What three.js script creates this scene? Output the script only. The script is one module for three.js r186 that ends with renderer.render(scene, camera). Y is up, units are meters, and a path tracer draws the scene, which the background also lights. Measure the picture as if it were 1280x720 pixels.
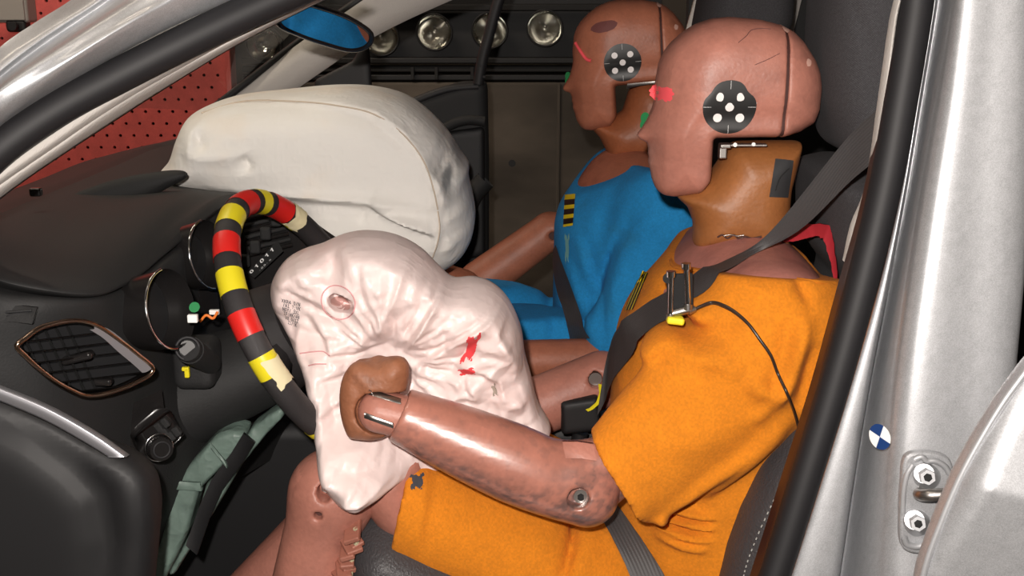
import * as THREE from 'three';
import { RoundedBoxGeometry } from 'three/addons/geometries/RoundedBoxGeometry.js';
import { mergeGeometries, toCreasedNormals } from 'three/addons/utils/BufferGeometryUtils.js';
import { ImprovedNoise } from 'three/addons/math/ImprovedNoise.js';
import { RectAreaLightUniformsLib } from 'three/addons/lights/RectAreaLightUniformsLib.js';

// ------------------------------------------------------------------ camera, lights, exposure
const FOCAL = 1450, PITCH = Math.atan(380 / FOCAL), EYE = 1.3;         // focal length in pixels of the 1280 x 720 frame
const CT = Math.cos(PITCH), ST = Math.sin(PITCH);
const scene = new THREE.Scene();
scene.background = new THREE.Color(0x050505);
const camera = new THREE.PerspectiveCamera(2 * Math.atan(360 / FOCAL) * 180 / Math.PI, 1280 / 720, 0.05, 40);
camera.position.set(0, EYE, 0);
camera.rotation.x = -PITCH;
scene.add(camera);
const renderer = new THREE.WebGLRenderer({ antialias: true });
renderer.toneMapping = THREE.LinearToneMapping;
renderer.toneMappingExposure = 1.0;
renderer.shadowMap.enabled = true;
RectAreaLightUniformsLib.init();
const FLASH_POS = [-0.035, EYE + 0.075, 0.03], FLASH_CD = 8.6;          // the camera's own flash, up and left of the lens
const flash = new THREE.SpotLight(0xfff6ee, FLASH_CD, 0, 0.75, 0.35, 2);
flash.position.set(...FLASH_POS);
flash.target.position.set(-0.02, 0.8, -1.6);
flash.castShadow = true; flash.shadow.radius = 0.6; flash.shadow.mapSize.set(2048, 2048);
scene.add(flash, flash.target);
const LAMPS = [                                                         // position, where it points, length, strength
  { at: [-1.1, 3.18, -0.75], to: [-1.1, 0, -0.75], length: 1.3, power: 4.5 },
  { at: [0.9, 3.18, 1.5], to: [0.9, 0, 1.5], length: 1.3, power: 4.5 },
  { at: [-1.5, 2.95, -2.5], to: [-1.75, 0.9, -3.95], length: 1.8, power: 17 },  // added lamp, out of view, tilted to brighten the red barrier
];
for (const L of LAMPS) {
  const a = new THREE.RectAreaLight(0xffead2, L.power, L.length, 0.3);
  a.position.set(...L.at); a.lookAt(...L.to); a.rotation.z = 0;
  if (L.to[0] === L.at[0]) a.rotation.set(-Math.PI / 2, 0, 0);
  scene.add(a); L.light = a;
}

// ------------------------------------------------------------------ helpers
const V = (x, y, z) => new THREE.Vector3(x, y, z);
const noiseGen = new ImprovedNoise();
const N3 = (x, y, z) => noiseGen.noise(x + 31.7, y + 11.3, z + 57.1);
const fbm = (x, y, z, o = 4) => { let s = 0, a = 0.5; for (let i = 0; i < o; i++) { s += a * N3(x, y, z); x *= 2.03; y *= 2.03; z *= 2.03; a *= 0.5; } return s; };
const ridged = (x, y, z, o = 3) => { let s = 0, a = 0.5; for (let i = 0; i < o; i++) { s += a * (1 - Math.abs(N3(x, y, z)) * 2); x *= 2.1; y *= 2.1; z *= 2.1; a *= 0.5; } return s; };
const clamp = (x, a = 0, b = 1) => Math.min(b, Math.max(a, x));
const mix = (a, b, t) => a + (b - a) * t;
const sstep = (a, b, x) => { const t = clamp((x - a) / (b - a)); return t * t * (3 - 2 * t); };
let seedState = 7;
const rnd = () => { seedState = (seedState * 1664525 + 1013904223) >>> 0; return seedState / 4294967296; };
// the point at distance z (metres across the car) on the line of sight of a traced outline point
function at(px, py, z) {
  const X = (px - 640) / FOCAL, Y = (360 - py) / FOCAL, dz = -CT - Y * ST, t = z / dz;
  return V(X * t, EYE + (-ST + Y * CT) * t, z);
}
const dirOf = (px, py) => { const X = (px - 640) / FOCAL, Y = (360 - py) / FOCAL; return V(X, -ST + Y * CT, -CT - Y * ST).normalize(); };
const EYEP = V(0, EYE, 0);
function atPlane(px, py, p, n) { const d = dirOf(px, py); return d.multiplyScalar(p.clone().sub(EYEP).dot(n) / d.dot(n)).add(EYEP); }
function pixelOf(p) { const q = p.clone().sub(EYEP), z = -q.y * ST - q.z * CT, y = q.y * CT - q.z * ST; return [640 + FOCAL * q.x / z, 360 - FOCAL * y / z]; }

const used = {};
const numbered = (n) => { const k = used[n] = (used[n] ?? -1) + 1; return k ? `${n}_${String(k).padStart(3, '0')}` : n; };
const origin = new WeakMap();
function tag(o, label, category, group) { Object.assign(o.userData, { label, category }); if (group) o.userData.group = group; return o; }
function thing(name, label, category, pos, group) {
  const g = new THREE.Group(); g.name = numbered(name); g.position.copy(pos); origin.set(g, pos.clone()); scene.add(g);
  return tag(g, label, category, group);
}
// a mesh from geometry given in world coordinates, under a parent (or the scene)
function part(name, geo, mat, parent, label) {
  const o = origin.get(parent) || V(0, 0, 0);
  geo.translate(-o.x, -o.y, -o.z);
  if (mat.vertexColors && !geo.attributes.color) paint(geo, () => [1, 1, 1]);
  const m = new THREE.Mesh(geo, mat); m.name = name; m.castShadow = m.receiveShadow = true;
  origin.set(m, o); parent.add(m);
  if (label) m.userData.label = label;
  return m;
}
function partGroup(name, parent, pos, label) {
  const g = new THREE.Group(), o = origin.get(parent); g.name = name; g.position.copy(pos).sub(o); g.userData.label = label; parent.add(g); origin.set(g, pos.clone()); return g;
}
// crumpled sheet: flat facets meeting in sharp creases, s facets per metre
function facets(x, y, s, seed) {
  const u = x * s + 0.5 * N3(x * s * 0.5, y * s * 0.5, seed), v = y * s + 0.5 * N3(x * s * 0.5, y * s * 0.5, seed + 9), i = Math.floor(u), j = Math.floor(v), a = u - i, b = v - j, h = (p, q) => hash2(i + p + seed * 17, j + q);
  return (hash2(i * 3 + seed, j * 5) > 0.5) ? (a + b < 1 ? h(0, 0) + (h(1, 0) - h(0, 0)) * a + (h(0, 1) - h(0, 0)) * b : h(1, 1) + (h(0, 1) - h(1, 1)) * (1 - a) + (h(1, 0) - h(1, 1)) * (1 - b))
    : (a > b ? h(0, 0) + (h(1, 0) - h(0, 0)) * a + (h(1, 1) - h(1, 0)) * b : h(0, 0) + (h(0, 1) - h(0, 0)) * b + (h(1, 1) - h(0, 1)) * a);
}
function struct(name, geo, mat) { const m = new THREE.Mesh(geo, mat); m.name = name; m.userData.kind = 'structure'; m.receiveShadow = m.castShadow = true; scene.add(m); return m; }

// uv in metres by the way each vertex faces
function boxUV(g) {
  if (!g.index) g.setIndex([...Array(g.attributes.position.count).keys()]);
  const p = g.attributes.position, n = g.attributes.normal, idx = g.index.array, key = new Map(), P = [], Nn = [], U = [], out = [];
  const axis = (x, y, z) => (z >= 0.55 ? 0 : y > x ? 1 : 2);
  for (let t = 0; t < idx.length; t += 3) {
    let x = 0, y = 0, z = 0; for (let k = 0; k < 3; k++) { x += n.getX(idx[t + k]); y += n.getY(idx[t + k]); z += n.getZ(idx[t + k]); }
    const a = axis(Math.abs(x) / 3, Math.abs(y) / 3, Math.abs(z) / 3);
    for (let k = 0; k < 3; k++) {
      const v = idx[t + k], q = v * 3 + a; let id = key.get(q);
      if (id === undefined) {
        id = P.length / 3; key.set(q, id); const X = p.getX(v), Y = p.getY(v), Z = p.getZ(v);
        P.push(X, Y, Z); Nn.push(n.getX(v), n.getY(v), n.getZ(v)); a === 0 ? U.push(X, Y) : a === 1 ? U.push(X, Z) : U.push(Z, Y);
      }
      out.push(id);
    }
  }
  g.setAttribute('position', new THREE.Float32BufferAttribute(P, 3)); g.setAttribute('normal', new THREE.Float32BufferAttribute(Nn, 3)); g.setAttribute('uv', new THREE.Float32BufferAttribute(U, 2)); g.setIndex(out); return g;
}
function paint(g, fn) {
  const p = g.attributes.position, c = new Float32Array(p.count * 3);
  for (let i = 0; i < p.count; i++) { const k = fn(p.getX(i), p.getY(i), p.getZ(i)); c[3 * i] = k[0]; c[3 * i + 1] = k[1]; c[3 * i + 2] = k[2]; }
  g.setAttribute('color', new THREE.BufferAttribute(c, 3)); return g;
}
// surface of the zero level of fn (negative inside) by surface nets
function surf(fn, lo, hi, c) {
  const nx = Math.ceil((hi[0] - lo[0]) / c) + 2, ny = Math.ceil((hi[1] - lo[1]) / c) + 2, nz = Math.ceil((hi[2] - lo[2]) / c) + 2;
  const val = new Float32Array(nx * ny * nz), id = new Int32Array(nx * ny * nz).fill(-1), I = (i, j, k) => (i * ny + j) * nz + k;
  for (let i = 0; i < nx; i++) for (let j = 0; j < ny; j++) for (let k = 0; k < nz; k++) {
    const edge = i === 0 || j === 0 || k === 0 || i === nx - 1 || j === ny - 1 || k === nz - 1;
    const v = fn(lo[0] + (i - 0.5) * c, lo[1] + (j - 0.5) * c, lo[2] + (k - 0.5) * c);
    val[I(i, j, k)] = edge ? Math.max(v, c * 0.2) : v;
  }
  const pos = [], idx = [], ed = [[0, 1], [0, 2], [0, 4], [1, 3], [1, 5], [2, 3], [2, 6], [3, 7], [4, 5], [4, 6], [5, 7], [6, 7]], cv = new Float32Array(8);
  for (let i = 0; i < nx - 1; i++) for (let j = 0; j < ny - 1; j++) for (let k = 0; k < nz - 1; k++) {
    let m = 0;
    for (let q = 0; q < 8; q++) { cv[q] = val[I(i + (q >> 2), j + ((q >> 1) & 1), k + (q & 1))]; if (cv[q] < 0) m |= 1 << q; }
    if (m === 0 || m === 255) continue;
    let x = 0, y = 0, z = 0, n = 0;
    for (const [a, b] of ed) {
      if ((cv[a] < 0) === (cv[b] < 0)) continue;
      const t = cv[a] / (cv[a] - cv[b]);
      x += mix(a >> 2, b >> 2, t); y += mix((a >> 1) & 1, (b >> 1) & 1, t); z += mix(a & 1, b & 1, t); n++;
    }
    id[I(i, j, k)] = pos.length / 3;
    pos.push(lo[0] + (i - 0.5 + x / n) * c, lo[1] + (j - 0.5 + y / n) * c, lo[2] + (k - 0.5 + z / n) * c);
  }
  const quad = (a, b, d, e, flip) => { if (a < 0 || b < 0 || d < 0 || e < 0) return; flip ? idx.push(a, d, b, a, e, d) : idx.push(a, b, d, a, d, e); };
  for (let i = 1; i < nx - 1; i++) for (let j = 1; j < ny - 1; j++) for (let k = 1; k < nz - 1; k++) {
    const a = val[I(i, j, k)] < 0;
    if (a !== val[I(i + 1, j, k)] < 0) quad(id[I(i, j - 1, k - 1)], id[I(i, j, k - 1)], id[I(i, j, k)], id[I(i, j - 1, k)], !a);
    if (a !== val[I(i, j + 1, k)] < 0) quad(id[I(i - 1, j, k - 1)], id[I(i - 1, j, k)], id[I(i, j, k)], id[I(i, j, k - 1)], !a);
    if (a !== val[I(i, j, k + 1)] < 0) quad(id[I(i - 1, j - 1, k)], id[I(i, j - 1, k)], id[I(i, j, k)], id[I(i - 1, j, k)], !a);
  }
  const g = new THREE.BufferGeometry();
  g.setAttribute('position', new THREE.Float32BufferAttribute(pos, 3)); g.setIndex(idx); g.computeVertexNormals();
  return boxUV(g);
}
// distance fields
const smin = (a, b, k) => { const h = Math.max(k - Math.abs(a - b), 0) / k; return Math.min(a, b) - h * h * k * 0.25; };
const smax = (a, b, k) => -smin(-a, -b, k);
function cap(a, b, ra, rb = ra, zs = 1) {                              // tapered capsule; zs > 1 flattens it sideways
  const bx = b.x - a.x, by = b.y - a.y, bz = (b.z - a.z) * zs, L = bx * bx + by * by + bz * bz || 1e-9;
  return (x, y, z) => {
    const px = x - a.x, py = y - a.y, pz = (z - a.z) * zs, h = clamp((px * bx + py * by + pz * bz) / L);
    return Math.hypot(px - bx * h, py - by * h, pz - bz * h) - mix(ra, rb, h);
  };
}
const ell = (c, rx, ry, rz) => (x, y, z) => (Math.hypot((x - c.x) / rx, (y - c.y) / ry, (z - c.z) / rz) - 1) * Math.min(rx, ry, rz);
const rbox = (c, hx, hy, hz, r) => (x, y, z) => {
  const a = Math.abs(x - c.x) - hx + r, b = Math.abs(y - c.y) - hy + r, d = Math.abs(z - c.z) - hz + r;
  return Math.hypot(Math.max(a, 0), Math.max(b, 0), Math.max(d, 0)) + Math.min(Math.max(a, b, d), 0) - r;
};
const half = (p, n) => { const k = p.dot(n); return (x, y, z) => x * n.x + y * n.y + z * n.z - k; };
// a 2-D map sampled on a grid
function map2(lo, hi, c, fn, blur = 0) {
  const nx = Math.ceil((hi[0] - lo[0]) / c) + 1, ny = Math.ceil((hi[1] - lo[1]) / c) + 1; let a = new Float32Array(nx * ny);
  for (let i = 0; i < nx; i++) for (let j = 0; j < ny; j++) a[i * ny + j] = fn(lo[0] + i * c, lo[1] + j * c);
  for (let q = 0; q < blur; q++) {
    const b = a.slice();
    for (let i = 1; i < nx - 1; i++) for (let j = 1; j < ny - 1; j++) { const s = i * ny + j; b[s] = 0.5 * a[s] + 0.125 * (a[s - 1] + a[s + 1] + a[s - ny] + a[s + ny]); }
    a = b;
  }
  return (x, y) => {
    const u = clamp((x - lo[0]) / c, 0, nx - 1.001), v = clamp((y - lo[1]) / c, 0, ny - 1.001), i = u | 0, j = v | 0, s = i * ny + j, fu = u - i, fv = v - j;
    return mix(mix(a[s], a[s + 1], fv), mix(a[s + ny], a[s + ny + 1], fv), fu);
  };
}
function polyDist(pts, closed = true) {                                // signed distance, positive inside
  const n = pts.length;
  return (x, y) => {
    let d = 1e9, ins = false;
    for (let i = 0, j = n - 1; i < n; j = i++) {
      const a = pts[j], b = pts[i], ex = b[0] - a[0], ey = b[1] - a[1], h = clamp(((x - a[0]) * ex + (y - a[1]) * ey) / (ex * ex + ey * ey || 1e-12));
      d = Math.min(d, Math.hypot(x - a[0] - ex * h, y - a[1] - ey * h));
      if ((a[1] > y) !== (b[1] > y) && x < a[0] + (y - a[1]) * ex / ey) ins = !ins;
    }
    return ins ? d : -d;
  };
}
function smoothLoop(pts, n = 140) {                                    // closed Catmull-Rom through 2-D points
  return new THREE.CatmullRomCurve3(pts.map((p) => V(p[0], p[1], 0)), true, 'centripetal').getPoints(n).slice(0, -1).map((p) => [p.x, p.y]);
}
const traced = (px, z) => px.map(([x, y]) => { const p = at(x, y, z); return [p.x, p.y]; });
function boundsOf(pts, m = 0) { const xs = pts.map((p) => p[0]), ys = pts.map((p) => p[1]); return [[Math.min(...xs) - m, Math.min(...ys) - m], [Math.max(...xs) + m, Math.max(...ys) + m]]; }
// folds: [points, height, width, kind]; kind r = rounded ridge (or groove), s = overlapping edge that falls off to one side
function folds(list, z, lo, hi, c = 0.003, base = 'r') {
  const F = list.map(([pts, amp, w, kind]) => {
    const q = traced(pts, z), L = [0]; for (let i = 1; i < q.length; i++) L.push(L[i - 1] + Math.hypot(q[i][0] - q[i - 1][0], q[i][1] - q[i - 1][1]));
    return { q, L, amp, w, kind: kind || base };
  });
  return map2(lo, hi, c, (x, y) => {
    let s = 0;
    for (const { q, L, amp, w, kind } of F) {
      let d = 1e9, t = 0, side = 0;
      for (let i = 1; i < q.length; i++) {
        const a = q[i - 1], ex = q[i][0] - a[0], ey = q[i][1] - a[1], h = clamp(((x - a[0]) * ex + (y - a[1]) * ey) / (ex * ex + ey * ey)), k = Math.hypot(x - a[0] - ex * h, y - a[1] - ey * h);
        if (k < d) { d = k; t = (L[i - 1] + h * (L[i] - L[i - 1])) / L[L.length - 1]; side = Math.sign(ex * (y - a[1]) - ey * (x - a[0])); }
      }
      if (d > w * 4) continue;
      const end = Math.pow(Math.max(Math.sin(Math.PI * clamp(t, 0.001, 0.999)), 0), 0.6);
      s += amp * end * (kind === 's' ? Math.exp(-d / w) * sstep(-0.003, 0.003, side * d) : kind === 'c' ? Math.exp(-d / w) : Math.exp(-d * d / (w * w)));
    }
    return s;
  });
}
// a cushion-like solid: an outline at the middle depth, rounded to both sides
function pillow({ pts, zm, W, R, p = 2, c = 0.004, front, back, smooth = true, blur = 3, Wxy, Wb, Rxy, far = W * 1.6 + 0.03 }) {
  const out = smooth ? smoothLoop(pts) : pts, sd = polyDist(out), m = 0.02, [lo, hi] = boundsOf(out, m), t = map2(lo, hi, c * 0.8, (x, y) => 1 - Math.min(sd(x, y) / (Rxy ? Rxy(x, y) : R), 1), blur);
  const fr = (x, y) => (W + (front ? front(x, y) : 0)) * (Wxy ? Wxy(x, y) : 1), bk = (x, y) => ((Wb ?? W) + (back ? back(x, y) : 0)) * (Wxy ? Wxy(x, y) : 1);
  const fn = (x, y, z) => { const k = t(x, y), dz = z - zm, w = dz > 0 ? fr(x, y) : bk(x, y); return (Math.pow(Math.pow(Math.max(k, 0), p) + Math.pow(Math.abs(dz) / Math.max(w, 1e-4), p), 1 / p) - 1) * W; };
  const zf = (x, y) => zm + fr(x, y) * Math.pow(Math.max(1 - Math.pow(clamp(t(x, y), 0, 1), p), 0), 1 / p);
  return { geo: surf(fn, [lo[0], lo[1], zm - far], [hi[0], hi[1], zm + far], c), zf, fn };
}
// loft of rows of points; uv in metres; the sheet is two-sided in the renderer
function loft(rows, closed = false, capEnds = false) {
  const pos = [], uv = [], idx = [], w = rows[0].length; let u = 0;
  rows.forEach((r, i) => {
    if (i) u += r[w >> 1].distanceTo(rows[i - 1][w >> 1]); let v = 0;
    r.forEach((p, j) => { if (j) v += p.distanceTo(r[j - 1]); pos.push(p.x, p.y, p.z); uv.push(u, v); });
  });
  const W = closed ? w : w - 1;
  for (let i = 1; i < rows.length; i++) for (let j = 0; j < W; j++) {
    const a = (i - 1) * w + j, b = (i - 1) * w + (j + 1) % w, d = i * w + (j + 1) % w, e = i * w + j; idx.push(a, b, d, a, d, e);
  }
  if (capEnds) for (const s of [0, rows.length - 1]) for (let j = 1; j < w - 1; j++) s ? idx.push(s * w, s * w + j + 1, s * w + j) : idx.push(0, j, j + 1);
  const g = new THREE.BufferGeometry();
  g.setAttribute('position', new THREE.Float32BufferAttribute(pos, 3)); g.setAttribute('uv', new THREE.Float32BufferAttribute(uv, 2)); g.setIndex(idx); g.computeVertexNormals();
  return g;
}
const spline = (pts, n) => new THREE.CatmullRomCurve3(pts, false, 'centripetal').getPoints(n);
// a surface through several long curves (each a list of points), smooth across
function skin(curves, n = 40, across = 4, smooth = true) {
  const c = curves.map((k) => spline(k, n)), rows = [];
  for (let i = 0; i <= n; i++) {
    const r = c.map((k) => k[i]);
    rows.push(smooth && r.length > 2 ? spline(r, (r.length - 1) * across) : r);
  }
  return loft(rows);
}
// the same with thickness: offset copy behind plus the edges, closed
function slab(rows, off) {
  const w = rows[0].length;
  return loft(rows.map((r) => [...r, ...r.slice().reverse().map((p) => p.clone().add(off))]), true, true);
}
const tube = (pts, r, seg = 60, rad = 10, closed = false) => new THREE.TubeGeometry(new THREE.CatmullRomCurve3(pts, closed, 'centripetal'), seg, r, rad, closed);
function bar(a, b, ra, rb = ra, seg = 18, open = false) {
  const d = b.clone().sub(a), g = new THREE.CylinderGeometry(rb, ra, d.length(), seg, 1, open);
  g.applyQuaternion(new THREE.Quaternion().setFromUnitVectors(V(0, 1, 0), d.normalize())); g.translate((a.x + b.x) / 2, (a.y + b.y) / 2, (a.z + b.z) / 2); return g;
}
function box(c, sx, sy, sz, r = 0.004, q) { const g = new RoundedBoxGeometry(sx, sy, sz, 2, r); if (q) g.applyQuaternion(q); g.translate(c.x, c.y, c.z); return g; }
function plate(outline2, depth, bevel = 0.002) {                       // extruded flat plate with a rounded edge, in xy
  const g = new THREE.ExtrudeGeometry(new THREE.Shape(outline2.map((p) => new THREE.Vector2(p[0], p[1]))), { depth, bevelEnabled: bevel > 0, bevelSize: bevel, bevelThickness: bevel, bevelSegments: 3, curveSegments: 16 });
  return g;
}
function facing(g, p, n, up = V(0, 1, 0)) {                             // turns +z of a flat geometry to n and moves it to p
  const z = n.clone().normalize(), x = up.clone().cross(z).normalize(), y = z.clone().cross(x);
  g.applyMatrix4(new THREE.Matrix4().makeBasis(x, y, z)); g.translate(p.x, p.y, p.z); return g;
}
function hit(px, py, fn, z0 = -0.9, z1 = -2.9) {                        // where the line of sight of an outline point meets a body
  const d = dirOf(px, py); let t = z0 / d.z; const tm = z1 / d.z;
  for (let i = 0; i < 400 && t < tm; i++) { const v = fn(d.x * t, EYE + d.y * t, d.z * t); if (v < 0.0004) return V(d.x * t, EYE + d.y * t, d.z * t); t += Math.max(v * 0.5, 0.0004); }
  return null;
}
function gradOf(fn, p, e = 0.004) { return V(fn(p.x + e, p.y, p.z) - fn(p.x - e, p.y, p.z), fn(p.x, p.y + e, p.z) - fn(p.x, p.y - e, p.z), fn(p.x, p.y, p.z + e) - fn(p.x, p.y, p.z - e)).normalize(); }
function hitOff(px, py, fn, lift, zDefault) { const p = hit(px, py, fn); if (!p) return at(px, py, zDefault); return p.add(gradOf(fn, p).multiplyScalar(lift)); }
// a patch lying on a body: four corners (a b / d c), grid, uv 0..1
function patch(q, nu, nv, fn, lift, zDefault) {
  const pos = [], uv = [], idx = [];
  for (let i = 0; i <= nu; i++) for (let j = 0; j <= nv; j++) {
    const u = i / nu, v = j / nv, x = mix(mix(q[0][0], q[1][0], u), mix(q[3][0], q[2][0], u), v), y = mix(mix(q[0][1], q[1][1], u), mix(q[3][1], q[2][1], u), v);
    const p = hitOff(x, y, fn, lift, zDefault); pos.push(p.x, p.y, p.z); uv.push(u, 1 - v);
    if (i && j) { const a = (i - 1) * (nv + 1) + j - 1, b = i * (nv + 1) + j - 1; idx.push(a, a + 1, b + 1, a, b + 1, b); }
  }
  const g = new THREE.BufferGeometry(); g.setAttribute('position', new THREE.Float32BufferAttribute(pos, 3)); g.setAttribute('uv', new THREE.Float32BufferAttribute(uv, 2)); g.setIndex(idx); g.computeVertexNormals(); return g;
}
// a thin disc of irregular outline lying on a height field z = zf(x, y)
function disc(cx, cy, rFn, zf, lift, rings = 10, seg = 56) {
  const pos = [], uv = [], idx = [];
  for (let i = 0; i <= rings; i++) for (let j = 0; j < seg; j++) {
    const a = j / seg * Math.PI * 2, r = (typeof rFn === 'function' ? rFn(a) : rFn) * Math.max(i / rings, 0.001), x = cx + Math.cos(a) * r, y = cy + Math.sin(a) * r, rr = i / rings;
    pos.push(x, y, zf(x, y) + lift); uv.push(0.5 + 0.5 * Math.cos(a) * rr, 0.5 + 0.5 * Math.sin(a) * rr);
    if (i) { const k = (j + 1) % seg, p = (i - 1) * seg; idx.push(p + j, p + seg + j, p + seg + k, p + j, p + seg + k, p + k); }
  }
  const g = new THREE.BufferGeometry(); g.setAttribute('position', new THREE.Float32BufferAttribute(pos, 3)); g.setAttribute('uv', new THREE.Float32BufferAttribute(uv, 2)); g.setIndex(idx); g.computeVertexNormals(); return g;
}

// ------------------------------------------------------------------ textures and materials
function hash2(i, j) { let h = (i * 374761393 + j * 668265263) | 0; h = (h ^ (h >>> 13)) * 1274126177 | 0; return ((h ^ (h >>> 16)) >>> 0) / 4294967296; }
function tnoise(u, v, P) {                                              // tileable value noise, P cells per tile
  const x = u * P, y = v * P, i = Math.floor(x), j = Math.floor(y), fx = x - i, fy = y - j, a = fx * fx * (3 - 2 * fx), b = fy * fy * (3 - 2 * fy), m = (k) => ((k % P) + P) % P;
  return mix(mix(hash2(m(i), m(j) + P * 7), hash2(m(i + 1), m(j) + P * 7), a), mix(hash2(m(i), m(j + 1) + P * 7), hash2(m(i + 1), m(j + 1) + P * 7), a), b);
}
const tfbm = (u, v, P, o = 4) => { let s = 0, a = 0.5, t = 0; for (let i = 0; i < o; i++) { s += a * tnoise(u, v, P); t += a; P *= 2; a *= 0.5; } return s / t; };
function tex(size, perMetre, fn, srgb = false) {
  const d = new Uint8Array(size * size * 4);
  for (let j = 0; j < size; j++) for (let i = 0; i < size; i++) { const k = fn(i / size, j / size), o = (j * size + i) * 4, c = Array.isArray(k) ? k : [k, k, k]; for (let q = 0; q < 3; q++) d[o + q] = clamp(c[q]) * 255; d[o + 3] = 255; }
  const t = new THREE.DataTexture(d, size, size); t.wrapS = t.wrapT = THREE.RepeatWrapping; t.magFilter = THREE.LinearFilter; t.minFilter = THREE.LinearMipmapLinearFilter; t.generateMipmaps = true;
  if (srgb) t.colorSpace = THREE.SRGBColorSpace; t.repeat.set(perMetre, perMetre); t.needsUpdate = true; return t;
}
const T = {
  knit: tex(256, 12, (u, v) => 0.5 + 0.25 * Math.sin(u * Math.PI * 2 * 60) * Math.sin(v * Math.PI * 2 * 60) + 0.3 * (tfbm(u, v, 24, 3) - 0.5)),
  fuzz: tex(512, 5, (u, v) => { const k = 0.86 + 0.14 * tfbm(u, v, 90, 3) + 0.07 * (tfbm(u, v, 9, 4) - 0.5); return [k, k, k]; }, true),
  crumple: tex(512, 4, (u, v) => { let s = 0; for (const [P, a] of [[6, 0.5], [13, 0.3], [27, 0.2]]) s += a * (1 - Math.abs(tnoise(u, v, P) * 2 - 1)); return s; }),
  grain: tex(256, 14, (u, v) => tfbm(u, v, 40, 3)),
  pores: tex(256, 9, (u, v) => tfbm(u, v, 30, 4)),
  blotch: tex(512, 3, (u, v) => { const k = 0.9 + 0.14 * (tfbm(u, v, 12, 5) - 0.5) + 0.06 * (tfbm(u, v, 100, 2) - 0.5); return [k, k * 0.995, k * 0.99]; }, true),
  web: tex(128, 22, (u, v) => 0.5 + 0.32 * Math.sin(v * Math.PI * 2 * 10) + 0.2 * Math.sin((u * 16 + Math.sin(v * 62.8) * 0.4) * Math.PI * 2)),
  flake: tex(512, 8, (u, v) => { const k = 0.86 + 0.16 * tnoise(u, v, 256) + 0.08 * (tfbm(u, v, 16, 4) - 0.5); return [k, k, k]; }, true),
  concrete: tex(512, 0.8, (u, v) => { const k = 0.75 + 0.5 * (tfbm(u, v, 8, 6) - 0.5); return [k, k * 0.97, k * 0.93]; }, true),
  seat: tex(256, 16, (u, v) => { const k = 0.6 + 0.4 * (((Math.floor(u * 48) + Math.floor(v * 48)) & 1) * 0.35 + tfbm(u, v, 64, 2) * 0.65); return [k, k, k]; }, true),
};
const ragged = tex(128, 1, (u, v) => { const a = Math.abs(u - 0.5) * 2, b = Math.abs(v - 0.5) * 2; return Math.max(a, b) + 1.1 * (tfbm(u, v, 7, 4) - 0.5) < 0.82 ? 1 : 0; });
const C = (r, g, b) => new THREE.Color().setRGB(r, g, b);
const std = (o) => new THREE.MeshStandardMaterial(o), phy = (o) => new THREE.MeshPhysicalMaterial(o);
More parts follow.
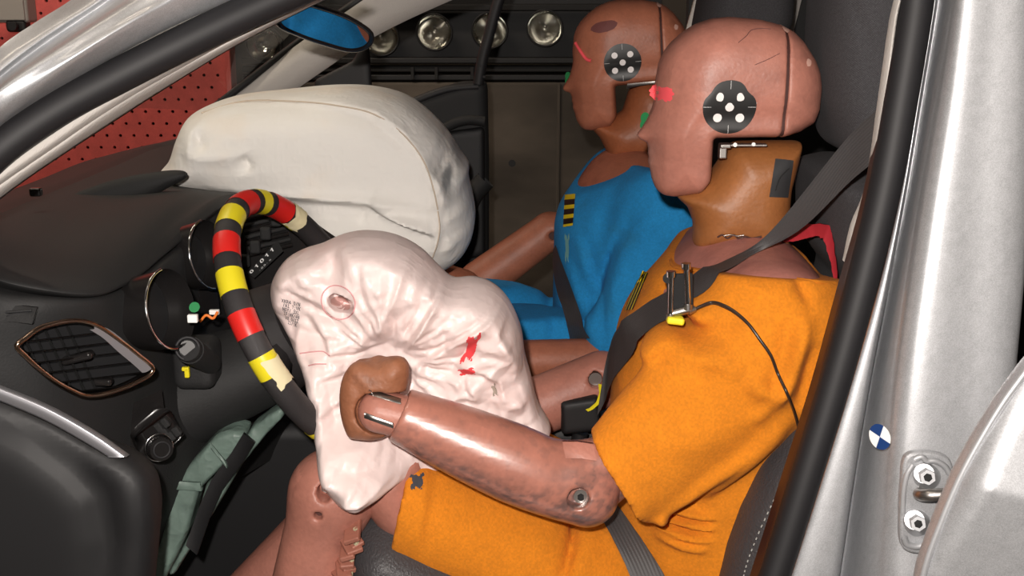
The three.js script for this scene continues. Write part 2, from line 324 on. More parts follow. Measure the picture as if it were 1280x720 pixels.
const M = {
  skin: std({ color: C(0.52, 0.215, 0.16), roughness: 0.47, map: T.blotch, bumpMap: T.pores, bumpScale: 0.0003, vertexColors: true }),
  skinDeep: std({ color: C(0.5, 0.175, 0.1), roughness: 0.5, map: T.blotch, bumpMap: T.pores, bumpScale: 0.0003, vertexColors: true }),
  armSkin: phy({ color: C(0.5, 0.205, 0.15), roughness: 0.34, clearcoat: 0.7, clearcoatRoughness: 0.28, map: T.blotch, bumpMap: T.pores, bumpScale: 0.00012, vertexColors: true }),
  hand: std({ color: C(0.36, 0.14, 0.07), roughness: 0.55, map: T.blotch, bumpMap: T.pores, bumpScale: 0.0005, vertexColors: true }),
  skinDeep3: std({ color: C(0.4, 0.125, 0.05), roughness: 0.5, map: T.blotch, bumpMap: T.pores, bumpScale: 0.0003 }),
  tan: std({ color: C(0.4, 0.15, 0.045), roughness: 0.5, map: T.blotch, bumpMap: T.pores, bumpScale: 0.0003 }),
  seam: std({ color: C(0.06, 0.02, 0.015), roughness: 0.7 }),
  orange: std({ color: C(0.76, 0.235, 0.006), roughness: 0.95, map: T.fuzz, bumpMap: T.knit, bumpScale: 0.0006, vertexColors: true }),
  blue: std({ color: C(0.014, 0.285, 0.66), roughness: 0.95, map: T.fuzz, bumpMap: T.knit, bumpScale: 0.0006, vertexColors: true }),
  nylon: phy({ color: C(0.84, 0.7, 0.675), roughness: 0.42, clearcoat: 0.15, clearcoatRoughness: 0.4, bumpMap: T.crumple, bumpScale: 0.0012, vertexColors: true }),
  bag: std({ color: C(0.9, 0.875, 0.83), roughness: 0.75, bumpMap: T.crumple, bumpScale: 0.0018, vertexColors: true }),
  red: std({ color: C(0.4, 0.02, 0.03), roughness: 0.6 }),
  pinkChalk: std({ color: C(0.95, 0.1, 0.12), roughness: 0.9 }),
  greenChalk: std({ color: C(0.015, 0.2, 0.06), roughness: 0.7 }),
  tapeRed: std({ color: C(0.68, 0.02, 0.016), roughness: 0.35 }),
  tapeYellow: std({ color: C(0.78, 0.66, 0.02), roughness: 0.35 }),
  masking: std({ color: C(0.74, 0.66, 0.42), roughness: 0.7, bumpMap: T.crumple, bumpScale: 0.002 }),
  rimBlack: std({ color: C(0.028, 0.025, 0.026), roughness: 0.5, bumpMap: T.grain, bumpScale: 0.0003 }),
  dash: std({ color: C(0.011, 0.011, 0.0115), roughness: 0.72, bumpMap: T.grain, bumpScale: 0.0002 }),
  dashGloss: std({ color: C(0.012, 0.011, 0.011), roughness: 0.22 }),
  black: std({ color: C(0.008, 0.008, 0.009), roughness: 0.6 }),
  rubber: std({ color: C(0.008, 0.0075, 0.009), roughness: 0.62 }),
  orangeReflectTrim: std({ color: C(0.03, 0.012, 0.01), roughness: 0.3 }),  // reddish brown colour paints in the orange reflected on the dark lip
  trimGrey: std({ color: C(0.5, 0.47, 0.44), roughness: 0.75, bumpMap: T.grain, bumpScale: 0.0004 }),
  silver: phy({ color: C(0.55, 0.56, 0.58), roughness: 0.48, metalness: 0.56, clearcoat: 0.4, clearcoatRoughness: 0.12, map: T.flake }),
  chrome: std({ color: C(0.75, 0.75, 0.76), roughness: 0.14, metalness: 1 }),
  steel: std({ color: C(0.42, 0.4, 0.38), roughness: 0.38, metalness: 1 }),
  satin: std({ color: C(0.42, 0.42, 0.45), roughness: 0.4, metalness: 0.7 }),
  bronze: std({ color: C(0.5, 0.36, 0.27), roughness: 0.22, metalness: 1 }),
  teal: std({ color: C(0.16, 0.23, 0.2), roughness: 0.5, bumpMap: T.crumple, bumpScale: 0.003, map: T.blotch }),
  belt: std({ color: C(0.05, 0.047, 0.048), roughness: 0.55, bumpMap: T.web, bumpScale: 0.0003 }),
  seatCloth: std({ color: C(0.075, 0.072, 0.078), roughness: 0.95, map: T.seat }),
  seatLeather: std({ color: C(0.05, 0.047, 0.05), roughness: 0.5, bumpMap: T.grain, bumpScale: 0.0008 }),
  thread: std({ color: C(0.4, 0.4, 0.38), roughness: 0.8 }),
  cable: std({ color: C(0.03, 0.02, 0.016), roughness: 0.32 }),
  yellowBlock: std({ color: C(0.85, 0.74, 0.03), roughness: 0.5 }),
  wall: std({ color: C(0.15, 0.133, 0.117), roughness: 0.9, map: T.concrete }),
  room: std({ color: C(0.42, 0.4, 0.37), roughness: 0.9, map: T.concrete }),
  barrier: std({ color: C(0.72, 0.12, 0.11), roughness: 0.6, map: T.blotch }),
  white: std({ color: C(0.8, 0.8, 0.78), roughness: 0.6 }),
  greyBox: std({ color: C(0.3, 0.28, 0.26), roughness: 0.6 }),
  glass: phy({ color: C(0.92, 0.96, 0.95), roughness: 0.02, transmission: 1, thickness: 0, ior: 1.2 }),
  lensGlass: phy({ color: C(0.97, 0.98, 0.96), roughness: 0.03, transmission: 1, thickness: 0, ior: 1.5 }),
  reflector: std({ color: C(0.8, 0.79, 0.74), roughness: 0.12, metalness: 1 }),
  mirror: std({ color: C(0.85, 0.87, 0.9), roughness: 0.02, metalness: 1 }),
};
for (const m of Object.values(M)) m.side = THREE.DoubleSide;
const WHITE = () => [1, 1, 1];

// ------------------------------------------------------------------ the laboratory
struct('floor', new THREE.BoxGeometry(7, 0.1, 8).translate(0, -0.05, -1.2), M.room);
struct('ceiling', new THREE.BoxGeometry(7, 0.1, 8).translate(0, 3.25, -1.2), M.room);
struct('wall_back', new THREE.BoxGeometry(7, 3.3, 0.1).translate(0, 1.6, -4.75), M.wall);
struct('wall_near', new THREE.BoxGeometry(7, 3.3, 0.1).translate(0, 1.6, 2.8), M.room);
struct('wall_left', new THREE.BoxGeometry(0.1, 3.3, 8).translate(-3.5, 1.6, -1.2), M.room);
struct('wall_right', new THREE.BoxGeometry(0.1, 3.3, 8).translate(3.5, 1.6, -1.2), M.room);
LAMPS.forEach((L, i) => {
  const g = thing('ceiling_lamp', ['ceiling lamp above the front of the car', 'ceiling lamp behind the photographer', 'added unseen lamp tilted to brighten the red barrier'][i], 'lamp', V(...L.at));
  const q = L.light.quaternion, put = (geo) => { geo.applyQuaternion(q); geo.translate(...L.at); return geo; };   // local -z is the way it shines
  part('housing', put(new RoundedBoxGeometry(L.length + 0.06, 0.36, 0.06, 2, 0.01).translate(0, 0, 0.046)), M.white, g);
  part('diffuser', put(new THREE.BoxGeometry(L.length, 0.3, 0.006).translate(0, 0, 0.01)), std({ color: C(0.8, 0.8, 0.78), emissive: C(1, 0.9, 0.78), emissiveIntensity: Math.min(L.power, 5), roughness: 0.6 }), g);
  if (i === 2) part('drop_rod', bar(V(...L.at), V(L.at[0], 3.2, L.at[2] + 0.06), 0.012), M.dash, g);  // rod for the added barrier lamp
});
{ // the photographer's flash, just above and behind the lens
  const [x, y, z] = FLASH_POS, g = thing('camera_flash', 'small camera flash above the lens', 'flash', V(x, y, z + 0.03));
  part('flash_body', box(V(x, y + 0.002, z + 0.035), 0.06, 0.036, 0.05, 0.006), M.black, g);
  part('flash_window', box(V(x, y, z + 0.0085), 0.03, 0.016, 0.003, 0.001), std({ color: C(0.8, 0.8, 0.8), emissive: C(1, 0.96, 0.9), emissiveIntensity: 4, roughness: 0.3 }), g);
}
{ // dark cabinet wall beyond the far door with a recessed rack that carries the floodlights
  const zf = -4.2, p = (x, y) => at(x, y, zf);
  const a = p(300, 100), b = p(740, 330), r0 = p(300, -30), r1 = p(830, 74);
  const rk = thing('lamp_rack', 'black lamp rack with a row of round floodlights on the dark cabinet', 'lamp rack', V((r0.x + r1.x) / 2, r1.y, zf - 0.05));
  part('back_plate', new THREE.BoxGeometry(r1.x - r0.x, r0.y - r1.y, 0.03).translate((r0.x + r1.x) / 2, (r0.y + r1.y) / 2, zf - 0.12), M.black, rk);
  const rail = (y0, y1, dz, m) => { const u = p(300, y0), v = p(830, y1); part('rail', box(V((u.x + v.x) / 2, (u.y + v.y) / 2, zf + dz), v.x - u.x, Math.abs(u.y - v.y), 0.05, 0.006), m, rk); };
  rail(5, 14, -0.05, M.dash); rail(72, 80, -0.03, M.black); rail(83, 91, -0.05, M.dash); rail(94, 102, -0.06, M.black);
  for (const x of [425, 515, 545, 590]) { const u = p(x, 84), v = p(x + 3, 100); part('bracket', box(V(u.x, (u.y + v.y) / 2, zf - 0.02), 0.012, 0.045, 0.02, 0.002), M.dash, rk); }
  const cb = thing('dark_cabinet', 'dark brown metal cabinet panel beyond the open far door', 'cabinet', V(a.x, 0, zf));
  part('front_panel', box(V((p(300, 0).x + p(1010, 0).x) / 2, p(0, 104).y / 2, zf - 0.05), p(1010, 0).x - p(300, 0).x, p(0, 104).y, 0.06, 0.01), M.wall, cb);
  const hp = p(640, 205); part('lock_hole', bar(V(hp.x, hp.y, zf - 0.021), V(hp.x, hp.y, zf - 0.0185), 0.013), M.black, cb);
  part('post', box(V(p(700, 0).x, p(0, 104).y / 2, zf - 0.03), 0.012, p(0, 104).y, 0.04, 0.004), M.wall, cb);
  const spots = [[330, 56, 'round floodlight seen through the windscreen'], [476, 47, 'round floodlight half hidden by the pale roof pillar trim'], [543, 40, 'round floodlight between pillar trim and door window post'], [612, 38, 'round floodlight crossed by the dark door window post'], [681, 35, 'round floodlight next to the face of the dummy in blue']];
  const proto = thing('floodlight', spots[0][2], 'floodlight', V(0, 0, 0), 'floodlights in the rack');
  const lathe = (pts) => new THREE.LatheGeometry(pts.map(([r, z]) => new THREE.Vector2(r, z)), 40).rotateX(Math.PI / 2);
  part('reflector', lathe([[0.004, -0.05], [0.02, -0.047], [0.04, -0.034], [0.054, -0.014], [0.06, 0]]), M.reflector, proto);
  part('housing', lathe([[0.001, -0.07], [0.03, -0.066], [0.058, -0.04], [0.066, 0], [0.066, 0.006], [0.061, 0.006], [0.06, 0]]), M.black, proto);
  part('bulb', new THREE.SphereGeometry(0.009, 16, 12).scale(1, 1, 1.6).translate(0, 0, -0.034), M.steel, proto);
  { // fluted lens
    const g = new THREE.PlaneGeometry(0.12, 0.12, 48, 24), q = g.attributes.position, keep = [];
    for (let i = 0; i < q.count; i++) { const x = q.getX(i), y = q.getY(i), r = Math.hypot(x, y); const s = r > 0.0595 ? 0.0595 / r : 1; q.setXYZ(i, x * s, y * s, 0.004 + 0.012 * (1 - (Math.min(r, 0.0595) / 0.0595) ** 2) + 0.0007 * Math.sin(x * 2 * Math.PI / 0.012)); }
    g.computeVertexNormals(); part('lens', g, M.lensGlass, proto);
  }
  spots.forEach(([x, y, label], i) => {
    let o = proto; if (i) { o = proto.clone(); o.name = numbered('floodlight'); scene.add(o); }
    o.position.copy(p(x, y)); o.userData = { label, category: 'floodlight', group: 'floodlights in the rack' }; o.rotation.set(0.1, 0.15 * (i % 2 ? 1 : -0.6), 0);
  });
}
{ // red perforated barrier in front of the car
  const zb = -3.95, x0 = -2.6, p1 = at(284, 60, zb), y0 = 0.0, y1 = 2.3;
  const bt = thing('crash_barrier', 'red perforated steel barrier seen through the windscreen', 'barrier', V((x0 + p1.x) / 2, 0, zb));
  const s = new THREE.Shape([new THREE.Vector2(x0, y0), new THREE.Vector2(p1.x, y0), new THREE.Vector2(p1.x, y1), new THREE.Vector2(x0, y1)]);
  const rr = 0.0058, pitch = 0.045; let row = 0;
  for (let y = 0.72; y < 1.85; y += pitch * 0.9, row++) for (let x = x0 + 0.12 + (row % 2) * pitch * 0.5; x < p1.x - 0.02; x += pitch * 1.02) {
    const [px, py] = pixelOf(V(x, y, zb)); if (px < -40 || px > 400 || py < -40 || py > 290) continue;
    s.holes.push(new THREE.Path(Array.from({ length: 7 }, (_, k) => new THREE.Vector2(x + rr * Math.cos(-k * 0.8976), y + rr * Math.sin(-k * 0.8976)))));
  }
  const g = new THREE.ExtrudeGeometry(s, { depth: 0.012, bevelEnabled: false }); g.translate(0, 0, zb - 0.012);
  part('perforated_plate', g, M.barrier, bt);
  part('backing', new THREE.BoxGeometry(p1.x - x0, y1, 0.02).translate((x0 + p1.x) / 2, y1 / 2, zb - 0.06), M.black, bt);
  part('edge_flange', box(V(p1.x, y1 / 2, zb - 0.03), 0.02, y1, 0.08, 0.004), M.barrier, bt);
}
{ // grey box on the barrier, upper left
  const c = at(14, 6, -3.8), g = thing('equipment_box', 'grey equipment box fixed to the red barrier in the upper left corner', 'box', c);
  part('casing', box(c, 0.13, 0.11, 0.08, 0.01), M.greyBox, g);
  part('lid', box(c.clone().add(V(0, 0.0, 0.043)), 0.115, 0.095, 0.01, 0.004), M.greyBox, g);
  const k = at(23, 32, -3.78);
  const g2 = thing('cable_plug', 'black cable plug below the grey equipment box', 'plug', k);
  part('plug_body', box(k, 0.065, 0.04, 0.05, 0.012), M.black, g2);
  part('plug_nut', bar(k.clone().add(V(0, 0, 0.02)), k.clone().add(V(0.0, 0.0, 0.05)), 0.014), M.rubber, g2);
}

// ------------------------------------------------------------------ the car body around the open door
const body = thing('car', 'silver car with its front door open, showing pillars and black door seal', 'car', V(0, 0.15, -1.85));
{
  // front pillar: [x, y] of each edge from lower left to upper right, and its distance at both ends
  const line = (pts, za, zb) => pts.map(([x, y], i) => at(x, y, mix(za, zb, i / (pts.length - 1))));
  const edges = {
    outer: line([[-120, 190], [-50, 116], [0, 59], [44, 28], [84, 3], [150, -45], [240, -110]], -1.2, -1.4000),
    lip: line([[-120, 205], [-50, 136], [0, 88], [55, 46], [118, 4], [185, -45], [280, -110]], -1.165, -1.3600),
    groove: line([[-120, 214], [-50, 146], [0, 97], [60, 52], [132, 4], [200, -45], [295, -110]], -1.175, -1.3700),
    crest: line([[-120, 226], [-50, 160], [0, 112], [67, 66], [118, 32], [168, 1], [235, -45], [330, -110]], -1.1, -1.2950),
    band: line([[-120, 239], [-50, 172], [0, 124], [78, 70], [140, 32], [192, 2], [262, -45], [362, -110]], -1.0975, -1.2925),
    side: line([[-120, 253], [-50, 186], [0, 138], [100, 68], [165, 28], [215, 0], [292, -45], [398, -110]], -1.1, -1.2950),
    jamb: line([[-120, 275], [-50, 208], [0, 160], [114, 84], [210, 32], [280, 2], [370, -40]], -1.125, -1.3250),
    jambIn: line([[-120, 280], [-50, 212], [0, 166], [114, 92], [214, 38], [290, 3], [380, -38]], -1.16, -1.3600),
  };
  const E = edges;
  part('front_pillar', skin([E.outer, E.lip, E.groove, E.crest, E.band, E.side, E.jamb, E.jambIn], 50, 8), M.silver, body, 'silver front pillar with bright edge');
  const sealA = line([[-120, 306], [-50, 234], [0, 186], [67, 139], [142, 98], [232, 52], [320, 10], [410, -30]], -1.13, -1.3300);
  part('door_seal', tube(sealA, 0.0185, 70, 14).scale(1, 1, 1), M.rubber, body, 'black rubber seal along front pillar');
  part('pillar_trim', slab((() => {
    const a = line([[-60, 252], [0, 210], [67, 165], [141, 114], [215, 72], [289, 37], [349, 5], [420, -30]], -1.155, -1.3550);
    const m = line([[-60, 268], [0, 224], [63, 181], [128, 137], [198, 95], [287, 46], [358, 9], [430, -26]], -1.152, -1.3500);
    const b = line([[-60, 284], [0, 237], [57, 198], [114, 161], [181, 118], [285, 55], [366, 13], [440, -22]], -1.175, -1.3750);
    const ca = spline(a, 40), cm = spline(m, 40), cb = spline(b, 40); return ca.map((p, i) => spline([p, cm[i], cb[i]], 8));
  })(), V(0.01, 0, -0.02)), M.trimGrey, body, 'pale grey inner trim of the front pillar');
  // centre pillar
  const col = (xs, zs, ys = [-60, 0, 120, 240, 360, 480, 600, 720, 790]) => [[2 * xs[0] - xs[1] - 6, -150], ...xs.map((x, i) => [x, ys[i]])].map(([x, y]) => at(x, y, mix(zs[0], zs[1], (y + 60) / 850)));
  const P = {
    in0: col([1171, 1165, 1147, 1126, 1098, 1061, 1025, 985, 960], [-1.235, -1.15]),
    in1: col([1174, 1167.5, 1147, 1127, 1100, 1066, 1030, 993, 972], [-1.225, -1.14]),
    groove: col([1176, 1169.5, 1150, 1130, 1107, 1083, 1062, 1043, 1030], [-1.224, -1.137]),
    dip: col([1180, 1173.5, 1154, 1134, 1111, 1087, 1067, 1049, 1037], [-1.285, -1.2]),
    edge: col([1201, 1193, 1175, 1155, 1136, 1119, 1108, 1100, 1095], [-1.168, -1.078]),
    crest: col([1212, 1204, 1190, 1172, 1155, 1140, 1131, 1126, 1122], [-1.15, -1.062]),
    face: col([1250, 1244, 1232, 1222, 1214, 1208, 1204, 1200, 1198], [-1.146, -1.058]),
    back: col([1296, 1291, 1289, 1283, 1275, 1264, 1258, 1250, 1245], [-1.147, -1.059]),
    backIn: col([1300, 1296, 1293, 1287, 1279, 1269, 1263, 1255, 1250], [-1.17, -1.09]),
  };
  part('center_pillar', skin(Object.values(P), 50, 6), M.silver, body, 'silver centre pillar of the door opening');
  const sealB = col([1152, 1146, 1127, 1105, 1076, 1043, 1006, 968, 945], [-1.215, -1.135]);
  part('door_seal', tube(sealB, 0.0168, 70, 14), M.rubber, body, 'black rubber seal along centre pillar');
  const inner = [col([1136, 1126, 1108, 1087, 1056, 1023, 986, 950, 925], [-1.225, -1.15]), col([1129, 1119, 1100, 1079, 1046, 1013, 975, 937, 915], [-1.24, -1.165])];
  part('seal_lip', skin([inner[0].map((p) => p.clone().add(V(0.006, 0, -0.002))), inner[0].map((p) => p.clone().add(V(0, 0, 0.003))), inner[1]], 40, 4), M.orangeReflectTrim, body, 'dark glossy lip beside the seal');
  part('pillar_trim', slab((() => {
    const a = spline([[1131, -30], [1117, 0], [1099, 110], [1079, 240], [1063, 280], [1053, 325]].map(([x, y]) => at(x, y, -1.218)), 20), b = spline([[1140, -30], [1126, 0], [1110, 110], [1088, 240], [1075, 290], [1062, 335]].map(([x, y]) => at(x, y, -1.204)), 20);
    return a.map((p, i) => [p, p.clone().lerp(b[i], 0.5).add(V(0, 0, 0.004)), b[i]]);
  })(), V(0.005, 0, -0.012)), M.trimGrey, body, 'thin pale trim edge of the centre pillar');
  // round blue and white target on the pillar
  const cvs = document.createElement('canvas'); cvs.width = cvs.height = 128; const cx = cvs.getContext('2d');
  cx.fillStyle = '#f2f2f0'; cx.fillRect(0, 0, 128, 128); cx.fillStyle = '#173a72'; cx.translate(64, 64); cx.rotate(0.25); cx.fillRect(-100, -100, 100, 100); cx.fillRect(0, 0, 100, 100);
  const tt = new THREE.CanvasTexture(cvs); tt.colorSpace = THREE.SRGBColorSpace;
  const tp = at(1103, 545, -1.087), tn = V(-0.82, 0, 0.57);
  part('checker_target', facing(disc(0, 0, 0.0132, () => 0, 0, 4, 40), tp.clone().add(tn.clone().multiplyScalar(0.004)), tn), std({ map: tt, roughness: 0.5, side: THREE.DoubleSide }), body, 'round blue and white quartered target sticker');
  // door striker with its two screws
  const sp = (x, y, dz = 0) => at(x, y, -1.047 + dz), so = part('door_striker', plate(smoothLoop(traced([[1133, 570], [1150, 565], [1180, 572], [1186, 590], [1184, 640], [1172, 684], [1150, 686], [1130, 680], [1126, 640], [1128, 600]], -1.06), 60), 0.004, 0.003).translate(0, 0, -1.06), M.silver, body, 'silver striker plate with two screws');
  for (const [x, y] of [[1157, 594], [1145, 652]]) {
    part('washer', bar(sp(x, y, -0.012), sp(x - 2, y - 2, 0.004), 0.0145, 0.0095, 28), M.silver, so);
    part('screw', bar(sp(x, y, 0), sp(x + 3, y + 3, 0.012), 0.0085, 0.0075, 6), M.silver, so);
    part('screw_socket', bar(sp(x + 3, y + 3, 0.0121), sp(x + 3, y + 3, 0.0128), 0.0042, 0.0042, 6), M.dash, so);
  }
  part('striker_bar', tube([sp(1150, 616, -0.008), sp(1150, 618, 0.01), sp(1160, 619, 0.022), sp(1195, 617, 0.024), sp(1215, 617, 0.0)], 0.0062, 24, 12), M.steel, so);
  part('stamped_rib', tube([[1143, 574], [1152, 571], [1158, 576], [1168, 576], [1180, 582], [1187, 592]].map(([x, y]) => sp(x, y, -0.003)), 0.003, 24, 8), M.silver, so);
  part('stamped_rib', tube([[1130, 672], [1134, 680], [1144, 683], [1156, 681]].map(([x, y]) => sp(x, y, -0.003)), 0.0035, 20, 8), M.silver, so);
  part('stamped_rib', tube([[1141, 580], [1134, 592], [1130, 610], [1128, 640]].map(([x, y]) => sp(x, y, -0.006)), 0.003, 20, 8), M.silver, so);
  // roof, sill, floor pan, far side
  part('roof', slab([[-0.35, 1.36], [0.0, 1.43], [0.5, 1.45], [1.1, 1.44]].map(([x, y]) => [-1.2, -1.5, -1.85, -2.2, -2.5].map((z) => V(x, y + 0.03 * (1 - ((z + 1.85) / 0.65) ** 2), z))), V(0, 0.02, 0)), M.silver, body);
  part('floor_pan', new THREE.BoxGeometry(2.6, 0.04, 1.5).translate(0.2, 0.28, -1.85), M.black, body);
  part('door_sill', box(V(0.2, 0.33, -1.09), 2.2, 0.12, 0.12, 0.03), M.silver, body);
  part('bulkhead', new THREE.BoxGeometry(0.04, 0.62, 1.5).translate(-0.98, 0.55, -1.85), M.black, body);
  part('center_tunnel', box(V(0.1, 0.44, -1.84), 1.9, 0.36, 0.2, 0.03), M.black, body);
  part('pillar_trim', slab((() => {
    const a = spline([[280, 124], [374, 54], [432, 15], [490, -25]].map(([x, y], i) => at(x, y, -2.5 + i * 0.02)), 20), b = spline([[345, 130], [400, 91], [470, 45], [565, 0], [640, -30]].map(([x, y], i) => at(x, y, -2.5 + i * 0.015)), 20);
    return a.map((p, i) => [p, p.clone().lerp(b[i], 0.5).add(V(0, 0, 0.02)), b[i]]);
  })(), V(0, 0, -0.03)), M.trimGrey, body, 'grey inner trim of the far front pillar');
  part('windscreen_frame', tube([[268, 134], [374, 52], [430, 13], [490, -28]].map(([x, y]) => at(x, y, -2.49)), 0.008, 30, 8), M.black, body);
  // far centre pillar, seen behind the heads
  part('pillar_trim', slab([[-40, 880, 1012], [40, 858, 992], [120, 845, 985], [260, 838, 980]].map(([y, x0, x1]) => [at(x0, y, -2.62), at((x0 + x1) / 2, y, -2.59), at(x1, y, -2.62)]), V(0, 0, -0.03)), M.trimGrey, body, 'pale trim of the far centre pillar');
  part('rear_panel', new THREE.BoxGeometry(1.3, 1.2, 0.04).translate(1.05, 0.75, -2.72), M.dash, body);
  // windscreen
  const g0 = at(-10, 238, -1.24), g1 = at(268, 140, -2.5), g2 = at(400, -18, -1.36), g3 = at(452, -22, -2.5);
  part('windscreen', loft(Array.from({ length: 13 }, (_, i) => Array.from({ length: 9 }, (_, j) => { const u = i / 12, v = j / 8, p = g0.clone().lerp(g1, u).lerp(g2.clone().lerp(g3, u), v); return p.add(V(-0.1 * Math.sin(Math.PI * u), 0.04 * Math.sin(Math.PI * u), 0)); }))), M.glass, body);
}
{ // rear door edge, lower right
  const d = partGroup('door', body, at(1230, 760, -0.96), 'silver rear door edge overlapping the centre pillar');
  const q = traced([[1310, 426], [1281, 461], [1252, 500], [1222, 548], [1196, 596], [1172, 652], [1152, 708], [1138, 775], [1140, 860], [1720, 860], [1720, 400], [1400, 405]], -0.97);
  const pl = pillow({ pts: q, zm: -0.98, W: 0.016, R: 0.02, p: 2.4, c: 0.0035, smooth: false, blur: 2, front: (x, y) => { const c = at(1190, 590, -0.965), k = y - (c.y - (x - c.x) * 0.22); return 0.02 + 0.22 * Math.min(x - c.x, 0.2) + (k > 0 ? -0.3 * k : 0.12 * k); }, far: 0.16 });
  part('door_skin', pl.geo, M.silver, d);
  const e = [[1284, 462], [1256, 500], [1227, 547], [1201, 595], [1177, 651], [1157, 707], [1143, 774]].map(([x, y]) => at(x, y, -0.966));
  part('hem_flange', tube(e, 0.0035, 50, 8), M.silver, d);
}
{ // far front door, swung a little open
  const d = partGroup('door', body, at(560, 330, -2.7), 'dark inner panel of the far front door');
  const q = traced([[430, 160], [470, 138], [520, 122], [575, 103], [609, 102], [611, 200], [611, 345], [600, 420], [430, 430]], -2.7);
  part('door_panel', pillow({ pts: q, zm: -2.74, W: 0.03, R: 0.03, p: 2.5, c: 0.007, smooth: false }).geo, M.dash, d);
  part('armrest', tube([[540, 178], [560, 158], [585, 150], [606, 152]].map(([x, y]) => at(x, y, -2.7)), 0.012, 24, 10), M.dash, d);
  part('pocket', pillow({ pts: traced([[548, 200], [560, 164], [606, 158], [607, 320], [560, 330]], -2.7), zm: -2.705, W: 0.012, R: 0.012, c: 0.006, smooth: false }).geo, M.black, d);
  part('lower_armrest', tube([[560, 340], [575, 290], [590, 245], [607, 225]].map(([x, y]) => at(x, y, -2.68)), 0.024, 24, 12), M.dash, d);
  part('window_frame', tube([[634, -30], [622, 5], [611, 45], [603, 75], [598, 105]].map(([x, y]) => at(x, y, -2.71)), 0.0135, 24, 10), M.rubber, d);
  part('window_frame', tube([[598, 108], [560, 112], [520, 126], [470, 148], [430, 168]].map(([x, y]) => at(x, y, -2.72)), 0.01, 24, 10), M.rubber, d);
  part('mirror_corner', pillow({ pts: traced([[392, 100], [440, 76], [460, 40], [466, 120], [430, 150], [390, 135]], -2.66), zm: -2.67, W: 0.01, R: 0.012, c: 0.006, smooth: false }).geo, M.black, d);
  for (const [x, y] of [[600, 82], [605, 96]]) part('clip', bar(at(x, y, -2.695), at(x, y, -2.69), 0.003), M.dash, d);
}
{ // inside mirror: reflects the dummy in blue
  const c = at(408, 30, -1.8), n = at(790, 285, -2.1).sub(c).normalize().sub(c.clone().sub(EYEP).normalize()).normalize();
  const g = thing('rear_view_mirror', 'inside mirror with dark rim hanging between the windscreen pillars', 'mirror', c);
  const ring = (pts, off) => smoothLoop(pts, 60).map(([x, y]) => atPlane(x, y, c, n).add(n.clone().multiplyScalar(off)));
  const o0 = [[344, 20], [352, 4], [372, 1], [400, 7], [440, 22], [466, 40], [467, 52], [458, 62], [440, 66], [405, 58], [372, 46], [348, 34]], in0 = [[350, 20], [357, 9], [373, 6], [398, 12], [436, 26], [459, 42], [460, 50], [453, 57], [438, 60], [406, 52], [374, 41], [353, 30]];
  const A = ring(o0, 0.0), B = ring(in0, 0.001), D = ring(o0, -0.012), mid = c.clone(), Bk = ring(o0.map(([x, y]) => [mix(x, 408, 0.35), mix(y, 32, 0.45) - 4]), -0.04);
  part('housing', loft([B.map((p) => p.clone().add(n.clone().multiplyScalar(-0.001))), A.map((p, i) => p.clone().lerp(B[i], 0.4).add(n.clone().multiplyScalar(0.003))), A, D, Bk, Bk.map((p) => p.clone().lerp(Bk[0].clone().lerp(Bk[30], 0.5), 0.95))], true), M.dashGloss, g);
  part('mirror_glass', loft([B, B.map((p) => p.clone().lerp(B[0].clone().lerp(B[30], 0.5), 0.5)), B.map((p) => p.clone().lerp(B[0].clone().lerp(B[30], 0.5), 0.99))], true), M.mirror, g);
  part('stalk', bar(c.clone().add(n.clone().multiplyScalar(-0.03)), c.clone().add(V(-0.03, 0.1, 0.0)), 0.012, 0.016), M.black, g);
}

